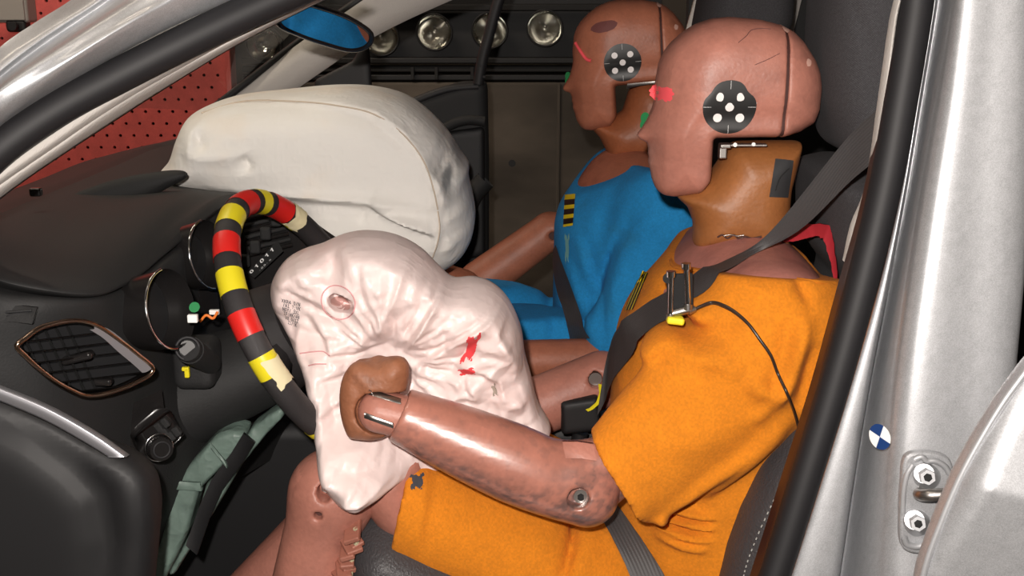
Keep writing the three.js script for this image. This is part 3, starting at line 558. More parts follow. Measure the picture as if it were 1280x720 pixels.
// ------------------------------------------------------------------ dashboard
const dashboard = thing('dashboard', 'black dashboard with chrome-rimmed air vent and instrument hood', 'dashboard', V(-0.6, 0.6, -1.85));
{
  const lip = [[-60, 318, -1.1], [0, 346, -1.135], [60, 358, -1.155], [112, 361, -1.19], [155, 345, -1.27], [205, 306, -1.42], [268, 254, -1.665], [298, 246, -1.85], [345, 256, -2.05]];
  const mid = [[-60, 292, -1.2], [10, 306, -1.27], [75, 300, -1.37], [130, 282, -1.45], [190, 262, -1.55], [240, 246, -1.72], [285, 241, -1.9], [330, 246, -2.05], [370, 256, -2.2]];
  const top = [[-60, 282, -1.25], [10, 284, -1.42], [60, 268, -1.56], [110, 255, -1.7], [165, 243, -1.83], [215, 233, -1.95], [262, 234, -2.05], [315, 240, -2.15], [365, 252, -2.3]];
  const base = [[-60, 276, -1.3], [0, 266, -1.62], [45, 248, -1.8], [95, 228, -2.02], [150, 205, -2.3], [200, 184, -2.5], [240, 175, -2.55], [280, 165, -2.58], [320, 158, -2.6]];
  const tuck = lip.map(([x, y, z]) => [x + 6, y + 7, z + 0.002]), under = lip.map(([x, y, z]) => [x - 4, y + 12, z - 0.03]);
  const to = (a) => a.map((q) => at(...q));
  part('dash_top', skin([to(base), to(top), to(mid), to(lip), to(tuck), to(under)], 60, 6), M.dash, dashboard);
  part('windscreen_base', skin([to(base).map((p) => p.clone().add(V(-0.16, -0.03, -0.02))), to(base).map((p) => p.clone().add(V(-0.03, 0.002, 0))), to(base)], 40, 4), M.black, dashboard);
  // raised pad near the windscreen, and a little nozzle
  part('dash_pad', pillow({ pts: traced([[78, 252], [120, 232], [175, 219], [225, 216], [232, 221], [205, 238], [172, 254], [120, 262]], -1.82), zm: -1.84, W: 0.018, R: 0.02, c: 0.004 }).geo, M.dash, dashboard);
  part('washer_nozzle', box(at(45, 240, -1.6), 0.016, 0.012, 0.012, 0.003), M.dashGloss, dashboard);
  // face below the lip
  const face = [
    under,
    [[-60, 350, -1.1], [0, 372, -1.125], [60, 376, -1.145], [115, 376, -1.185], [160, 366, -1.26], [205, 340, -1.36], [250, 310, -1.55], [300, 280, -1.75], [350, 260, -2.0]],
    [[-60, 440, -1.1], [0, 440, -1.12], [60, 440, -1.15], [115, 440, -1.2], [165, 440, -1.26], [205, 430, -1.36], [255, 400, -1.55], [300, 370, -1.75], [350, 340, -2.0]],
    [[-60, 500, -1.1], [0, 500, -1.12], [60, 522, -1.15], [115, 535, -1.2], [165, 530, -1.27], [215, 510, -1.36], [265, 480, -1.5], [310, 455, -1.7], [360, 430, -1.9]],
    [[-60, 640, -1.13], [0, 640, -1.16], [60, 640, -1.2], [120, 630, -1.24], [175, 610, -1.29], [225, 570, -1.36], [285, 530, -1.5], [340, 500, -1.66], [390, 480, -1.85]],
    [[-60, 800, -1.2], [0, 800, -1.22], [60, 800, -1.26], [110, 790, -1.3], [165, 760, -1.36], [215, 690, -1.45], [270, 620, -1.58], [330, 580, -1.72], [390, 550, -1.9]],
  ];
  part('dash_face', skin(face.map(to), 50, 6), M.dash, dashboard);
  // air vent
  const vz = (x) => -1.082 - 0.00075 * x, vp = ([x, y], dz = 0) => at(x, y, vz(x) + dz);
  const rimPx = [[21, 432], [30, 424], [48, 411], [70, 404], [94, 401], [110, 403], [125, 409], [150, 426], [172, 443], [191, 461], [188, 467], [165, 480], [142, 489], [122, 494], [105, 494], [88, 487], [70, 477], [48, 460], [32, 445]];
  const rim = new THREE.CatmullRomCurve3(rimPx.map((q) => vp(q, 0.012)), true, 'centripetal');
  const vent = part('air_vent', loft([0.012, 0.0, -0.03].map((d, k) => smoothLoop(rimPx.map(([x, y]) => [mix(x, 100, k * 0.06), mix(y, 450, k * 0.06)]), 60).map((q) => vp(q, d))), true), M.dashGloss, dashboard, 'black air vent with chrome rim');
  part('vent_back', loft([smoothLoop(rimPx.map(([x, y]) => [mix(x, 100, 0.12), mix(y, 450, 0.12)]), 60).map((q) => vp(q, -0.012)), smoothLoop(rimPx, 60).map(() => vp([100, 450], -0.012))], true), M.black, vent);
  part('vent_rim', new THREE.TubeGeometry(rim, 120, 0.0028, 10, true), M.bronze, vent, 'thin chrome rim');
  part('chrome_blade', skin([[[116, 405], [135, 411], [160, 430], [180, 448], [191, 460]], [[118, 411], [133, 419], [155, 437], [172, 453], [183, 465]], [[112, 412], [128, 422], [148, 440], [166, 455], [178, 466]]].map((r) => r.map((q, i) => vp(q, 0.014))), 24, 3), M.satin, vent, 'wide satin part of the rim');
  const inP = polyDist(rimPx);
  for (let k = 0; k < 6; k++) { // slats
    const y0 = 418 + k * 13, pts = []; for (let x = 24; x < 190; x += 3) { const y = y0 - (x - 100) * 0.12 + k * 1; if (inP(x, y) > 3) pts.push([x, y]); }
    if (pts.length > 3) part('slat', slab(pts.map((q) => [vp(q, 0.006), vp([q[0], q[1] + 2], -0.01)]), V(0, -0.0016, 0)), M.dashGloss, vent);
  }
  for (let k = 0; k < 5; k++) { const x0 = 34 + k * 15, pts = []; for (let y = 404; y < 492; y += 3) { const x = x0 + (y - 430) * 0.45; if (inP(x, y) > 4) pts.push([x, y]); } if (pts.length > 2) part('slat', slab(pts.map((q) => [vp(q, 0.0), vp([q[0] - 2, q[1]], -0.011)]), V(0.0014, 0, 0)), M.dash, vent); }
  part('vent_knob', box(vp([97, 447], 0.003), 0.034, 0.009, 0.014, 0.004, new THREE.Quaternion().setFromAxisAngle(V(0, 0, 1), 0.25)), M.dashGloss, vent);
  part('vent_tab', box(vp([129, 477], 0.002), 0.02, 0.008, 0.012, 0.003), M.dashGloss, vent);
  // slotted grille at the left edge
  const dg = part('side_grille', slab([[-20, 392], [20, 386], [46, 389]].map(([x, y]) => [at(x, y - 4, -1.128), at(x - 6, y + 16, -1.12)]), V(0, 0, -0.004)), M.dash, dashboard);
  for (let k = 0; k < 4; k++) part('slat', bar(at(-14, 392 + k * 4, -1.122), at(40 - k * 7, 388 + k * 4, -1.126), 0.0014), M.black, dg);
  // silver strip and end panel
  const sz = -1.085;
  part('silver_strip', slab((() => { const a = spline([[-40, 470], [0, 485], [60, 510], [120, 544], [158, 571]].map(([x, y]) => at(x, y, sz)), 30), m = spline([[-40, 478], [0, 493], [58, 518], [115, 551], [147, 572]].map(([x, y]) => at(x, y, sz + 0.0015)), 30), b = spline([[-40, 486], [0, 502], [56, 526], [110, 556], [136, 572]].map(([x, y]) => at(x, y, sz - 0.002)), 30); return a.map((p, i) => spline([p, m[i], b[i]], 6)); })(), V(0, -0.002, -0.01)), M.satin, dashboard, 'satin silver trim strip');
  const ep = traced([[-60, 470], [0, 500], [60, 527], [110, 556], [150, 572], [172, 585], [188, 605], [194, 640], [190, 690], [180, 790], [-60, 800]], -1.1);
  part('end_panel', pillow({ pts: ep, zm: -1.12, W: 0.035, R: 0.05, p: 2.6, c: 0.006, smooth: false, blur: 5, front: folds([[[[-30, 528], [40, 550], [90, 584], [125, 620], [135, 680], [125, 790]], -0.012, 0.02, 'r']], -1.09, [-0.7, 0.3], [-0.2, 1.2], 0.005) }).geo, M.black, dashboard, 'black padded end panel of the dashboard');
  part('gloss_panel', skin([[[110, 520], [140, 515], [175, 500], [202, 487]], [[122, 545], [150, 548], [180, 530], [205, 510]], [[160, 568], [172, 566], [185, 548], [205, 530]]].map((r) => r.map(([x, y]) => at(x, y, -1.17 - x * 0.0006))), 20, 4), M.dashGloss, dashboard);
  // light switch block
  const ls = part('light_switch', slab([[[168, 548], [178, 536], [200, 517], [214, 514]], [[176, 566], [190, 556], [210, 538], [222, 530]], [[190, 577], [205, 568], [222, 552], [230, 543]]].map((r) => r.map(([x, y]) => at(x, y, -1.19 - x * 0.0004))), V(-0.01, 0, -0.012)), M.dashGloss, dashboard, 'black light switch block');
  const kn = at(197, 558, -1.25), kd = V(0.5, 0.15, 0.85).normalize();
  part('switch_knob', bar(kn, kn.clone().add(kd.clone().multiplyScalar(0.02)), 0.0145, 0.013, 30), M.dashGloss, ls);
  part('knob_ring', facing(new THREE.TorusGeometry(0.0155, 0.0013, 8, 40), kn.clone().add(kd.clone().multiplyScalar(0.006)), kd), M.chrome, ls);
  part('knob_ring', facing(new THREE.TorusGeometry(0.009, 0.0012, 8, 30), kn.clone().add(kd.clone().multiplyScalar(0.0205)), kd), M.rubber, ls);
  for (const [x, y] of [[199, 534], [207, 528], [214, 545], [221, 539], [207, 541]]) part('button', box(at(x, y, -1.256), 0.008, 0.012, 0.008, 0.002, new THREE.Quaternion().setFromAxisAngle(V(0, 0, 1), 0.6)), M.dash, ls);
  // instrument cluster
  const cl = part('instrument_cluster', skin([[[176, 335], [196, 320], [220, 306], [262, 275]], [[170, 385], [192, 380], [225, 370], [268, 330]], [[185, 450], [205, 440], [235, 425], [275, 390]]].map((r) => r.map(([x, y], i) => at(x, y, -1.36 - i * 0.07))), 20, 5), M.dashGloss, dashboard, 'black instrument cluster');
  for (const [x, y, z, r] of [[214, 386, -1.27, 0.046], [262, 318, -1.5, 0.046]]) {
    const c = at(x, y, z), n = V(0.93, 0.2, 0.28).normalize();
    part('gauge_ring', facing(new THREE.TorusGeometry(r, 0.0016, 10, 60, Math.PI * 0.95).rotateZ(Math.PI * 0.5), c, n), M.chrome, cl);
    part('gauge_hood', facing(new THREE.CylinderGeometry(r, r * 0.92, 0.04, 40, 1, true).rotateX(Math.PI / 2), c.clone().add(n.clone().multiplyScalar(-0.02)), n), M.dashGloss, cl);
    part('gauge_face', facing(new THREE.CircleGeometry(r * 0.92, 40), c.clone().add(n.clone().multiplyScalar(-0.035)), n), M.black, cl);
  }
  part('indicator', facing(new THREE.CircleGeometry(0.006, 20), at(243, 384, -1.24), V(0.5, 0, 0.86)), M.greenChalk, cl, 'small green oval');
  part('connector', box(at(241, 398, -1.24), 0.011, 0.009, 0.006, 0.001), M.white, cl, 'white plastic connector');
  part('wire', tube([[250, 402], [258, 394], [266, 398], [272, 390]].map(([x, y]) => at(x, y, -1.37)), 0.0018, 20, 6), std({ color: C(0.8, 0.2, 0.03), roughness: 0.5 }), cl, 'orange wire');
  part('connector', box(at(268, 390, -1.38), 0.012, 0.006, 0.006, 0.001), M.white, cl, 'small white connector');
  // column shroud and stalk
  const sh = part('column_shroud', surf((() => { const f = cap(at(330, 455, -1.47), at(235, 490, -1.46), 0.055, 0.07, 0.8); return (x, y, z) => f(x, y, z); })(), (() => { const a = at(235, 520, -1.46); return [a.x - 0.15, a.y - 0.14, -1.6]; })(), (() => { const a = at(340, 420, -1.46); return [a.x + 0.1, a.y + 0.1, -1.34]; })(), 0.006), M.dash, dashboard);
  const st0 = at(263, 455, -1.37), st1 = at(238, 438, -1.29);
  part('stalk', bar(st0, st1, 0.013, 0.016, 24), M.dash, sh, 'black control stalk');
  const sd = st1.clone().sub(st0).normalize();
  part('stalk_knob', bar(st1, st1.clone().add(sd.clone().multiplyScalar(0.012)), 0.0145, 0.0145, 28), M.dash, sh);
  part('stalk_ring', facing(new THREE.TorusGeometry(0.0128, 0.0022, 8, 32), st1.clone().add(sd.clone().multiplyScalar(0.012)), V(0.2, 0.25, 0.95)), M.rubber, sh);
  part('stalk_cap', facing(new THREE.CircleGeometry(0.009, 24), st1.clone().add(sd.clone().multiplyScalar(0.0135)), V(0.2, 0.25, 0.95)), std({ color: C(0.12, 0.12, 0.12), roughness: 0.6, side: THREE.DoubleSide }), sh);
  part('switch_block', surf(rbox(at(247, 452, -1.385), 0.026, 0.03, 0.028, 0.012), (() => { const a = at(247, 452, -1.385); return [a.x - 0.04, a.y - 0.045, -1.43]; })(), (() => { const a = at(247, 452, -1.385); return [a.x + 0.04, a.y + 0.045, -1.34]; })(), 0.004), M.dash, sh);
  part('yellow_clip', mergeGeometries([box(at(234, 466, -1.34), 0.006, 0.012, 0.006, 0.0015), box(at(232, 461, -1.34), 0.009, 0.005, 0.006, 0.0015)]), M.tapeYellow, sh, 'yellow clip');
  // centre stack behind the wheel
  const cs = part('center_stack', skin([[[296, 262], [330, 252], [372, 262], [402, 284], [425, 300]], [[300, 320], [330, 320], [370, 330], [410, 340], [440, 350]], [[315, 400], [345, 420], [380, 430], [420, 440], [450, 450]]].map((r) => r.map(([x, y], i) => at(x, y, -1.72 - i * 0.012))), 24, 5), M.dashGloss, dashboard, 'black centre stack behind the wheel');
  for (let k = 0; k < 7; k++) part('slat', bar(at(300 + k * 2, 276 + k * 7, -1.7), at(350 + k * 2.5, 264 + k * 7, -1.735), 0.0035), k % 2 ? M.dash : M.dashGloss, cs);
  for (let k = 0; k < 4; k++) part('button', box(at(306 + k * 13, 326 - k * 17, -1.69), 0.016, 0.02, 0.01, 0.004), M.dash, cs);
  const cv = document.createElement('canvas'); cv.width = 256; cv.height = 128; const c2 = cv.getContext('2d'); c2.fillStyle = '#0a0a0a'; c2.fillRect(0, 0, 256, 128); c2.fillStyle = '#d8d8d8'; c2.font = 'bold 54px sans-serif'; c2.fillText('0 1 0 1 1', 8, 50); c2.font = '28px sans-serif'; c2.fillText('- 0 0 -  o', 60, 104);
  const ct = new THREE.CanvasTexture(cv); ct.colorSpace = THREE.SRGBColorSpace;
  const lab = patch([[309, 341], [347, 300], [354, 314], [318, 348]], 2, 2, () => 1, 0, -1.685); part('printed_strip', lab, std({ map: ct, roughness: 0.4, side: THREE.DoubleSide }), cs, 'black strip with small white figures');
}
// ------------------------------------------------------------------ steering wheel
const WC = at(390, 400, -1.475), WT = 0.508, WY = -0.14, WR = 0.175;
const wu = V(-Math.sin(WT), Math.cos(WT), 0), wz = V(Math.sin(WY) * Math.cos(WT), Math.sin(WY) * Math.sin(WT), Math.cos(WY)).normalize();
const wn = wu.clone().cross(wz).normalize();
const wheelPt = (a, r = WR) => WC.clone().add(wu.clone().multiplyScalar(Math.cos(a) * r)).add(wz.clone().multiplyScalar(Math.sin(a) * r));
const wheel = thing('steering_wheel', 'black steering wheel banded with red and yellow tape', 'steering wheel', WC);
{
  const ringGeo = (a0, a1, r, n, closed = false) => {
    class Arc extends THREE.Curve { getPoint(t, o = V(0, 0, 0)) { return o.copy(wheelPt(mix(a0, a1, t))); } }
    return new THREE.TubeGeometry(new Arc(), n, r, 20, closed);
  };
  part('wheel_rim', ringGeo(0, Math.PI * 2, 0.0162, 160, true), M.rimBlack, wheel);
  const ang = ([x, y]) => { let b = 1e9, r = 0; for (let i = 0; i < 1440; i++) { const a = i / 1440 * Math.PI * 2, q = pixelOf(wheelPt(a)), d = Math.hypot(q[0] - x, q[1] - y); if (d < b) { b = d; r = a; } } return r > Math.PI ? r - 2 * Math.PI : r; };
  const bands = [['r', [338, 247], [361, 258]], ['y', [317, 244], [330, 243]], ['r', [293, 259], [309, 246]], ['y', [282, 286], [288, 267]], ['r', [282, 325], [281, 300]], ['y', [292, 369], [285, 342]], ['r', [312, 421], [301, 392]], ['y', [338, 470], [325, 445]], ['y', [364, 259], [377, 267]]];
  for (const [k, p, q] of bands) part('tape_band', ringGeo(ang(p), ang(q), 0.0169, 14), k === 'r' ? M.tapeRed : M.tapeYellow, wheel, k === 'r' ? 'red tape band' : 'yellow tape band');
  // torn masking tape tabs at both ends
  const tab = (a0, a1, s0, s1, seed) => {
    const pos = [], idx = [], nu = 10, nv = 8;
    for (let i = 0; i <= nu; i++) for (let j = 0; j <= nv; j++) {
      const edge = (i === 0 || i === nu || j === 0 || j === nv) ? N3(i * 0.9 + seed, j * 0.9, 3) : 0, a = mix(a0, a1, i / nu) + edge * 0.05, b = mix(s0, s1, j / nv) + edge * 0.35, c = wheelPt(a), rad = c.clone().sub(WC).normalize(), r = 0.0178 + 0.001 * Math.max(0, N3(i * 0.7, j * 0.7, seed));
      const p = c.add(rad.multiplyScalar(Math.cos(b) * r)).add(wn.clone().multiplyScalar(Math.sin(b) * r)); pos.push(p.x, p.y, p.z);
      if (i && j) { const k = (i - 1) * (nv + 1) + j - 1, m = k + nv + 1; idx.push(k, k + 1, m + 1, k, m + 1, m); }
    }
    const g = new THREE.BufferGeometry(); g.setAttribute('position', new THREE.Float32BufferAttribute(pos, 3)); g.setIndex(idx); g.computeVertexNormals(); return boxUV(g);
  };
  const aL = ang([350, 484]), aH = ang([330, 452]), bL = ang([362, 257]), bH = ang([376, 268]);
  part('masking_tape', tab(aL, aH, 0.35, 2.7, 2), M.masking, wheel, 'torn cream masking tape');
  part('masking_tape', tab(bL, bH, 0.9, 3.6, 9), M.masking, wheel, 'torn cream masking tape at far end of bands');
  part('tape_end', ringGeo(ang([392, 531]), ang([397, 537]), 0.0168, 6), M.tapeYellow, wheel, 'yellow tape end below the airbag');
  for (const a of [1.75, -1.75, Math.PI]) {
    const o = wheelPt(a, 0.16), i = wheelPt(a, 0.05).add(wn.clone().multiplyScalar(-0.03)), s = wheelPt(a + 0.12, 0.15).sub(wheelPt(a - 0.12, 0.15)).multiplyScalar(0.5);
    part('spoke', slab(spline([o, o.clone().lerp(i, 0.5).add(wn.clone().multiplyScalar(-0.006)), i], 10).map((p) => [p.clone().sub(s), p.clone().add(wn.clone().multiplyScalar(0.004)), p.clone().add(s)]), wn.clone().multiplyScalar(-0.014)), M.rimBlack, wheel);
  }
  const hub = WC.clone().add(wn.clone().multiplyScalar(-0.035));
  part('hub', bar(hub.clone().add(wn.clone().multiplyScalar(-0.03)), hub.clone().add(wn.clone().multiplyScalar(0.02)), 0.075, 0.066, 36), M.rimBlack, wheel);
  part('column', bar(hub.clone().add(wn.clone().multiplyScalar(-0.2)), hub, 0.03, 0.03, 24), M.black, wheel);
}
{ // padded knee bar under the column
  const g = thing('knee_pad', 'teal padded knee bar with torn tape below the steering column', 'knee pad', at(250, 700, -1.4));
  const zA = -1.4, A = traced([[178, 726], [200, 678], [218, 610], [232, 585], [258, 556], [272, 540], [290, 533], [312, 536], [300, 560], [278, 582], [252, 608], [238, 660], [222, 694], [206, 726]], zA);
  part('pad_front', pillow({ pts: A, zm: zA - 0.01, W: 0.026, R: 0.01, p: 5, c: 0.004, smooth: false, front: (x, y) => 0.002 * ridged(x * 30, y * 30, 2) }).geo, M.teal, g, 'teal front face with tape');
  const B = traced([[312, 538], [334, 522], [357, 507], [352, 526], [330, 549], [300, 586], [262, 650], [230, 700], [214, 726], [204, 726], [222, 694], [240, 660], [254, 610], [282, 584]], zA);
  part('pad_side', pillow({ pts: B, zm: zA - 0.03, W: 0.02, R: 0.008, p: 5, c: 0.004, smooth: false, front: (x, y) => 0.003 * ridged(x * 30, y * 30, 7) }).geo, M.teal, g);
  part('dark_gap', slab([[308, 546], [292, 572], [268, 604], [252, 640], [236, 686]].map(([x, y]) => [at(x - 4, y - 4, zA + 0.022), at(x + 10, y + 8, zA + 0.012)]), V(0, 0, -0.006)), M.black, g, 'dark split between the faces');
  for (const [a, b, w] of [[[218, 607], [250, 609], 10], [[262, 558], [282, 582], 8]]) part('tape_strip', slab([0, 0.5, 1].map((t) => { const x = mix(a[0], b[0], t), y = mix(a[1], b[1], t); return [at(x, y - w / 2, zA + 0.025), at(x + 2, y + w / 2, zA + 0.026)]; }), V(0, 0, -0.004)), M.teal, g);
}

// ------------------------------------------------------------------ seats
const ZD = -1.475, ZP = -2.195;                                          // middle planes of the two seats
const stitch = (pts, parent, z, n = 26) => { const c = spline(pts.map(([x, y]) => at(x, y, z)), n * 2); const g = []; for (let i = 0; i < n * 2; i += 2) g.push(bar(c[i], c[i].clone().lerp(c[i + 1], 0.75), 0.0009, 0.0009, 5)); const m = part('stitching', mergeGeometries(g), M.thread, parent, 'pale stitching'); m.userData.kind = 'stuff'; return m; };
{
  const s = partGroup('seat', body, at(960, 800, ZD), 'dark grey driver seat with tall headrest');
  const hr = pillow({ pts: traced([[1026, -60], [1019, 0], [1016, 60], [1019, 125], [1034, 178], [1058, 192], [1092, 180], [1140, 120], [1170, 30], [1175, -60]], ZD), zm: ZD, W: 0.115, R: 0.055, p: 2.6, c: 0.005, smooth: false, blur: 5, front: folds([[[[1056, -40], [1072, 20], [1086, 70], [1092, 150]], -0.004, 0.004, 'r']], ZD + 0.1, [-0.1, 0.9], [0.8, 1.6]) });
  part('headrest', hr.geo, M.seatCloth, s);
  stitch([[1098, -20], [1106, 20], [1113, 52]], s, ZD + 0.113, 14);
  part('seat_back', pillow({ pts: traced([[1010, 205], [1060, 195], [1110, 210], [1125, 330], [1090, 480], [1045, 640], [990, 810], [870, 820], [905, 730], [946, 640], [990, 540], [1020, 430], [1040, 340], [1012, 300]], ZD), zm: ZD, W: 0.21, R: 0.1, p: 2.5, c: 0.007, smooth: false, blur: 5 }).geo, M.seatCloth, s);
  const bo = pillow({ pts: traced([[1034, 500], [1010, 520], [985, 545], [955, 592], [930, 640], [912, 690], [900, 740], [890, 800], [985, 800], [1000, 720], [1020, 620]], -1.27), zm: -1.3, W: 0.065, R: 0.05, p: 2.2, c: 0.004, smooth: false, blur: 5 });
  part('side_bolster', bo.geo, M.seatLeather, s);
  stitch([[984, 592], [966, 628], [946, 672], [932, 710], [926, 740]], s, -1.238, 22);
  const q0 = at(450, 680, -1.24), q1 = at(900, 900, -1.24);
  part('seat_cushion', (() => { const f = cap(V(q0.x + 0.02, q0.y - 0.07, ZD), V(q1.x, q1.y - 0.06, ZD), 0.075, 0.085, 0.36); return surf((x, y, z) => smax(f(x, y, z), Math.abs(z - ZD) - 0.235, 0.04), [q0.x - 0.08, q1.y - 0.18, ZD - 0.26], [q1.x + 0.12, q0.y + 0.04, ZD + 0.26], 0.008); })(), M.seatLeather, s);
  const p = partGroup('seat', body, at(900, 560, ZP), 'dark passenger seat');
  part('headrest', pillow({ pts: traced([[878, -60], [874, 0], [866, 40], [880, 66], [960, 66], [984, 30], [990, -60]], ZP), zm: ZP, W: 0.13, R: 0.06, p: 2.4, c: 0.006, smooth: false, blur: 4, front: folds([[[[912, -40], [922, 20], [926, 60]], -0.006, 0.005, 'r']], ZP + 0.12, [0, 0.7], [1, 1.6]) }).geo, M.seatCloth, p);
  part('seat_back', pillow({ pts: traced([[848, 150], [880, 92], [940, 80], [975, 130], [960, 300], [910, 470], [800, 520], [800, 440], [840, 300]], ZP), zm: ZP, W: 0.22, R: 0.09, p: 2.4, c: 0.009, smooth: false, blur: 4 }).geo, M.seatCloth, p);
  const a = at(600, 470, ZP), b = at(860, 530, ZP);
  part('seat_cushion', (() => { const f = cap(V(a.x, a.y - 0.03, ZP), V(b.x, b.y - 0.04, ZP), 0.075, 0.08, 0.36); return surf((x, y, z) => smax(f(x, y, z), Math.abs(z - ZP) - 0.23, 0.04), [a.x - 0.1, b.y - 0.14, ZP - 0.26], [b.x + 0.1, a.y + 0.07, ZP + 0.26], 0.009); })(), M.seatCloth, p);
}

// ------------------------------------------------------------------ driver dummy
const hip = at(860, 800, ZD);
const dummy = thing('crash_test_dummy', 'seated crash test dummy in orange shirt and shorts gripping the deflated airbag', 'dummy', hip);
const H0 = at(912, 134, -1.4); H0.z = ZD;
const stainMix = (k, a, b) => [mix(a[0], b[0], k), mix(a[1], b[1], k), mix(a[2], b[2], k)];
const scuff = (x, y, z, s, lo, hi) => sstep(lo, hi, fbm(x * s, y * s, z * s, 4));
function pivoted(name, geo, mat, parent, pivot, label) {
  const o = origin.get(parent); geo.translate(-pivot.x, -pivot.y, -pivot.z);
  const m = new THREE.Mesh(geo, mat); m.name = name; m.position.copy(pivot).sub(o); m.castShadow = m.receiveShadow = true; parent.add(m); origin.set(m, pivot.clone());
  if (label) m.userData.label = label; return m;
}
let head, shortsSurface;
{
  const px = [[913, 21], [892, 23], [871, 30], [855, 40], [840, 53], [830, 66], [824, 80], [819, 107], [819, 122], [816, 134], [809, 150], [802, 160], [795, 169], [800, 174], [808, 177], [809.5, 181], [811, 187], [809.5, 192], [812, 196], [810, 202], [813, 212], [815, 224], [820, 236], [828, 242], [840, 244], [856, 242], [872, 238], [892, 229], [894, 222], [896, 176.5], [960, 176], [978, 175.5], [1000, 167], [1012, 152], [1019, 135], [1022, 107], [1020, 88], [1014, 72], [1000, 50], [988, 38], [975, 31], [948, 24]];
  const near = { '892,229': 0.05, '894,222': 0.055, '896,176.5': 0.06, '960,176': 0.065, '978,175.5': 0.06, '1000,167': 0.03 }, q = px.map(([x, y]) => { const p = at(x, y, ZD + (near[x + ',' + y] || 0)); return [p.x, p.y]; }), hy = (y) => at(900, y, ZD).y, hx = (x) => at(x, 120, ZD).x;
  const eye = traced([[829, 128]], ZD + 0.05)[0], mouth = traced([[818, 198]], ZD + 0.04)[0];
  const np0 = [[889, 234, 0.045], [893, 224, 0.055], [895, 200, 0.06], [896, 176.5, 0.06], [930, 176, 0.065], [960, 176, 0.065], [980, 175, 0.06]].map(([x, y, d]) => { const p = at(x, y, ZD + d); return [p.x, p.y]; });
  const notch = (x, y) => { let d = 1e9; for (let i = 1; i < np0.length; i++) { const a = np0[i - 1], ex = np0[i][0] - a[0], ey = np0[i][1] - a[1], h = clamp(((x - a[0]) * ex + (y - a[1]) * ey) / (ex * ex + ey * ey)); d = Math.min(d, Math.hypot(x - a[0] - ex * h, y - a[1] - ey * h)); } return -d; };
  const hd = pillow({ pts: q, zm: ZD, W: 0.077, R: 0.072, p: 2.7, c: 0.0025, smooth: false, blur: 2, Rxy: (x, y) => mix(0.018, 0.072, sstep(0.004, 0.036, -notch(x, y))),
    Wxy: (x, y) => mix(0.8, 1, sstep(hy(225), hy(150), y)) * mix(0.32, 1, sstep(hx(798), hx(830), x) * 0.75 + 0.25 * sstep(hx(806), hx(880), x)),
    front: (x, y) => -0.007 * Math.exp(-(((x - eye[0]) / 0.016) ** 2) - ((y - eye[1]) / 0.013) ** 2) - 0.003 * Math.exp(-(((x - mouth[0]) / 0.012) ** 2) - ((y - mouth[1]) / 0.003) ** 2) });
  const seamC = new THREE.CatmullRomCurve3([[978, 10, 0], [979, 28, 0.01], [982, 45, 0.045], [984, 75, 0.068], [983, 110, 0.075], [980, 145, 0.074], [976, 176, 0.068], [974, 190, 0.06]].map(([x, y, d]) => at(x, y, ZD + d))), seamP = seamC.getPoints(80), seam = map2([0, hy(200)], [0.02, hy(10)], 0.004, (x, y) => { for (let i = seamP.length - 1; i > 0; i--) if (seamP[i - 1].y >= y && seamP[i].y <= y) { const a = seamP[i - 1], b = seamP[i]; return mix(a.x, b.x, (y - a.y) / (b.y - a.y || 1)); } let m = seamP[0]; for (const p of seamP) if (Math.abs(p.y - y) < Math.abs(m.y - y)) m = p; return m.x; });
  const sx = (x, y) => x - seam(0.01, y), [lo, hi] = boundsOf(q, 0.02), L = [lo[0], lo[1], ZD - 0.1], U = [hi[0], hi[1], ZD + 0.1];
  const dirt = (x, y, z) => { const a = scuff(x, y, z, 26, 0.12, 0.4) * 0.28, b = sstep(0.47, 0.5, ridged(x * 22, y * 22, z * 22 + 4, 2)) * 0.0; return stainMix(a + b, [1, 1, 1], [0.5, 0.46, 0.5]); };
  const face = surf((x, y, z) => smax(hd.fn(x, y, z), sx(x, y), 0.003), L, U, 0.0025);
  head = pivoted('head', paint(face, dirt), M.skin, dummy, H0);
  part('skull_cap', paint(surf((x, y, z) => smax(hd.fn(x, y, z), 0.0028 - sx(x, y), 0.003), L, U, 0.0025), dirt), M.skin, head, 'rear skull cap behind the seam');
  part('seam_gasket', surf((x, y, z) => Math.max(hd.fn(x, y, z) + 0.0022, Math.abs(sx(x, y) - 0.0014) - 0.006), [hx(945), lo[1], ZD - 0.1], [hx(1000), hi[1], ZD + 0.1], 0.0025), M.seam, head, 'dark seam between face and skull cap');
  // round black target with five white dots
  const cv = document.createElement('canvas'); cv.width = cv.height = 512; const c = cv.getContext('2d'); c.fillStyle = '#262626'; c.fillRect(0, 0, 512, 512); c.strokeStyle = '#cfcfcf'; c.lineWidth = 5;
  for (const [a, b, d, e] of [[256, 4, 256, 84], [256, 430, 256, 508], [4, 256, 80, 256], [432, 256, 508, 256]]) { c.beginPath(); c.moveTo(a, b); c.lineTo(d, e); c.stroke(); }
  c.fillStyle = '#f2ecea'; for (const [a, b] of [[256, 256], [149, 154], [363, 151], [149, 360], [363, 360]]) { c.beginPath(); c.arc(a, b, 42, 0, 7); c.fill(); }
  const dotT = new THREE.CanvasTexture(cv); dotT.colorSpace = THREE.SRGBColorSpace; dotT.anisotropy = 8;
  const stickerM = std({ map: dotT, roughness: 0.42, side: THREE.DoubleSide });
  part('target_sticker', disc(H0.x, H0.y, (a) => 0.0322 * (1 - 0.13 * Math.exp(-(((a - 0.72) / 0.3) ** 2)) - 0.1 * Math.exp(-(((a - 2.5) / 0.3) ** 2))), (x, y) => hd.zf(x, y), 0.0009, 14, 72), stickerM, head, 'round black target with five white dots');
  const chalkP = traced([[829, 118]], ZD + 0.045)[0];
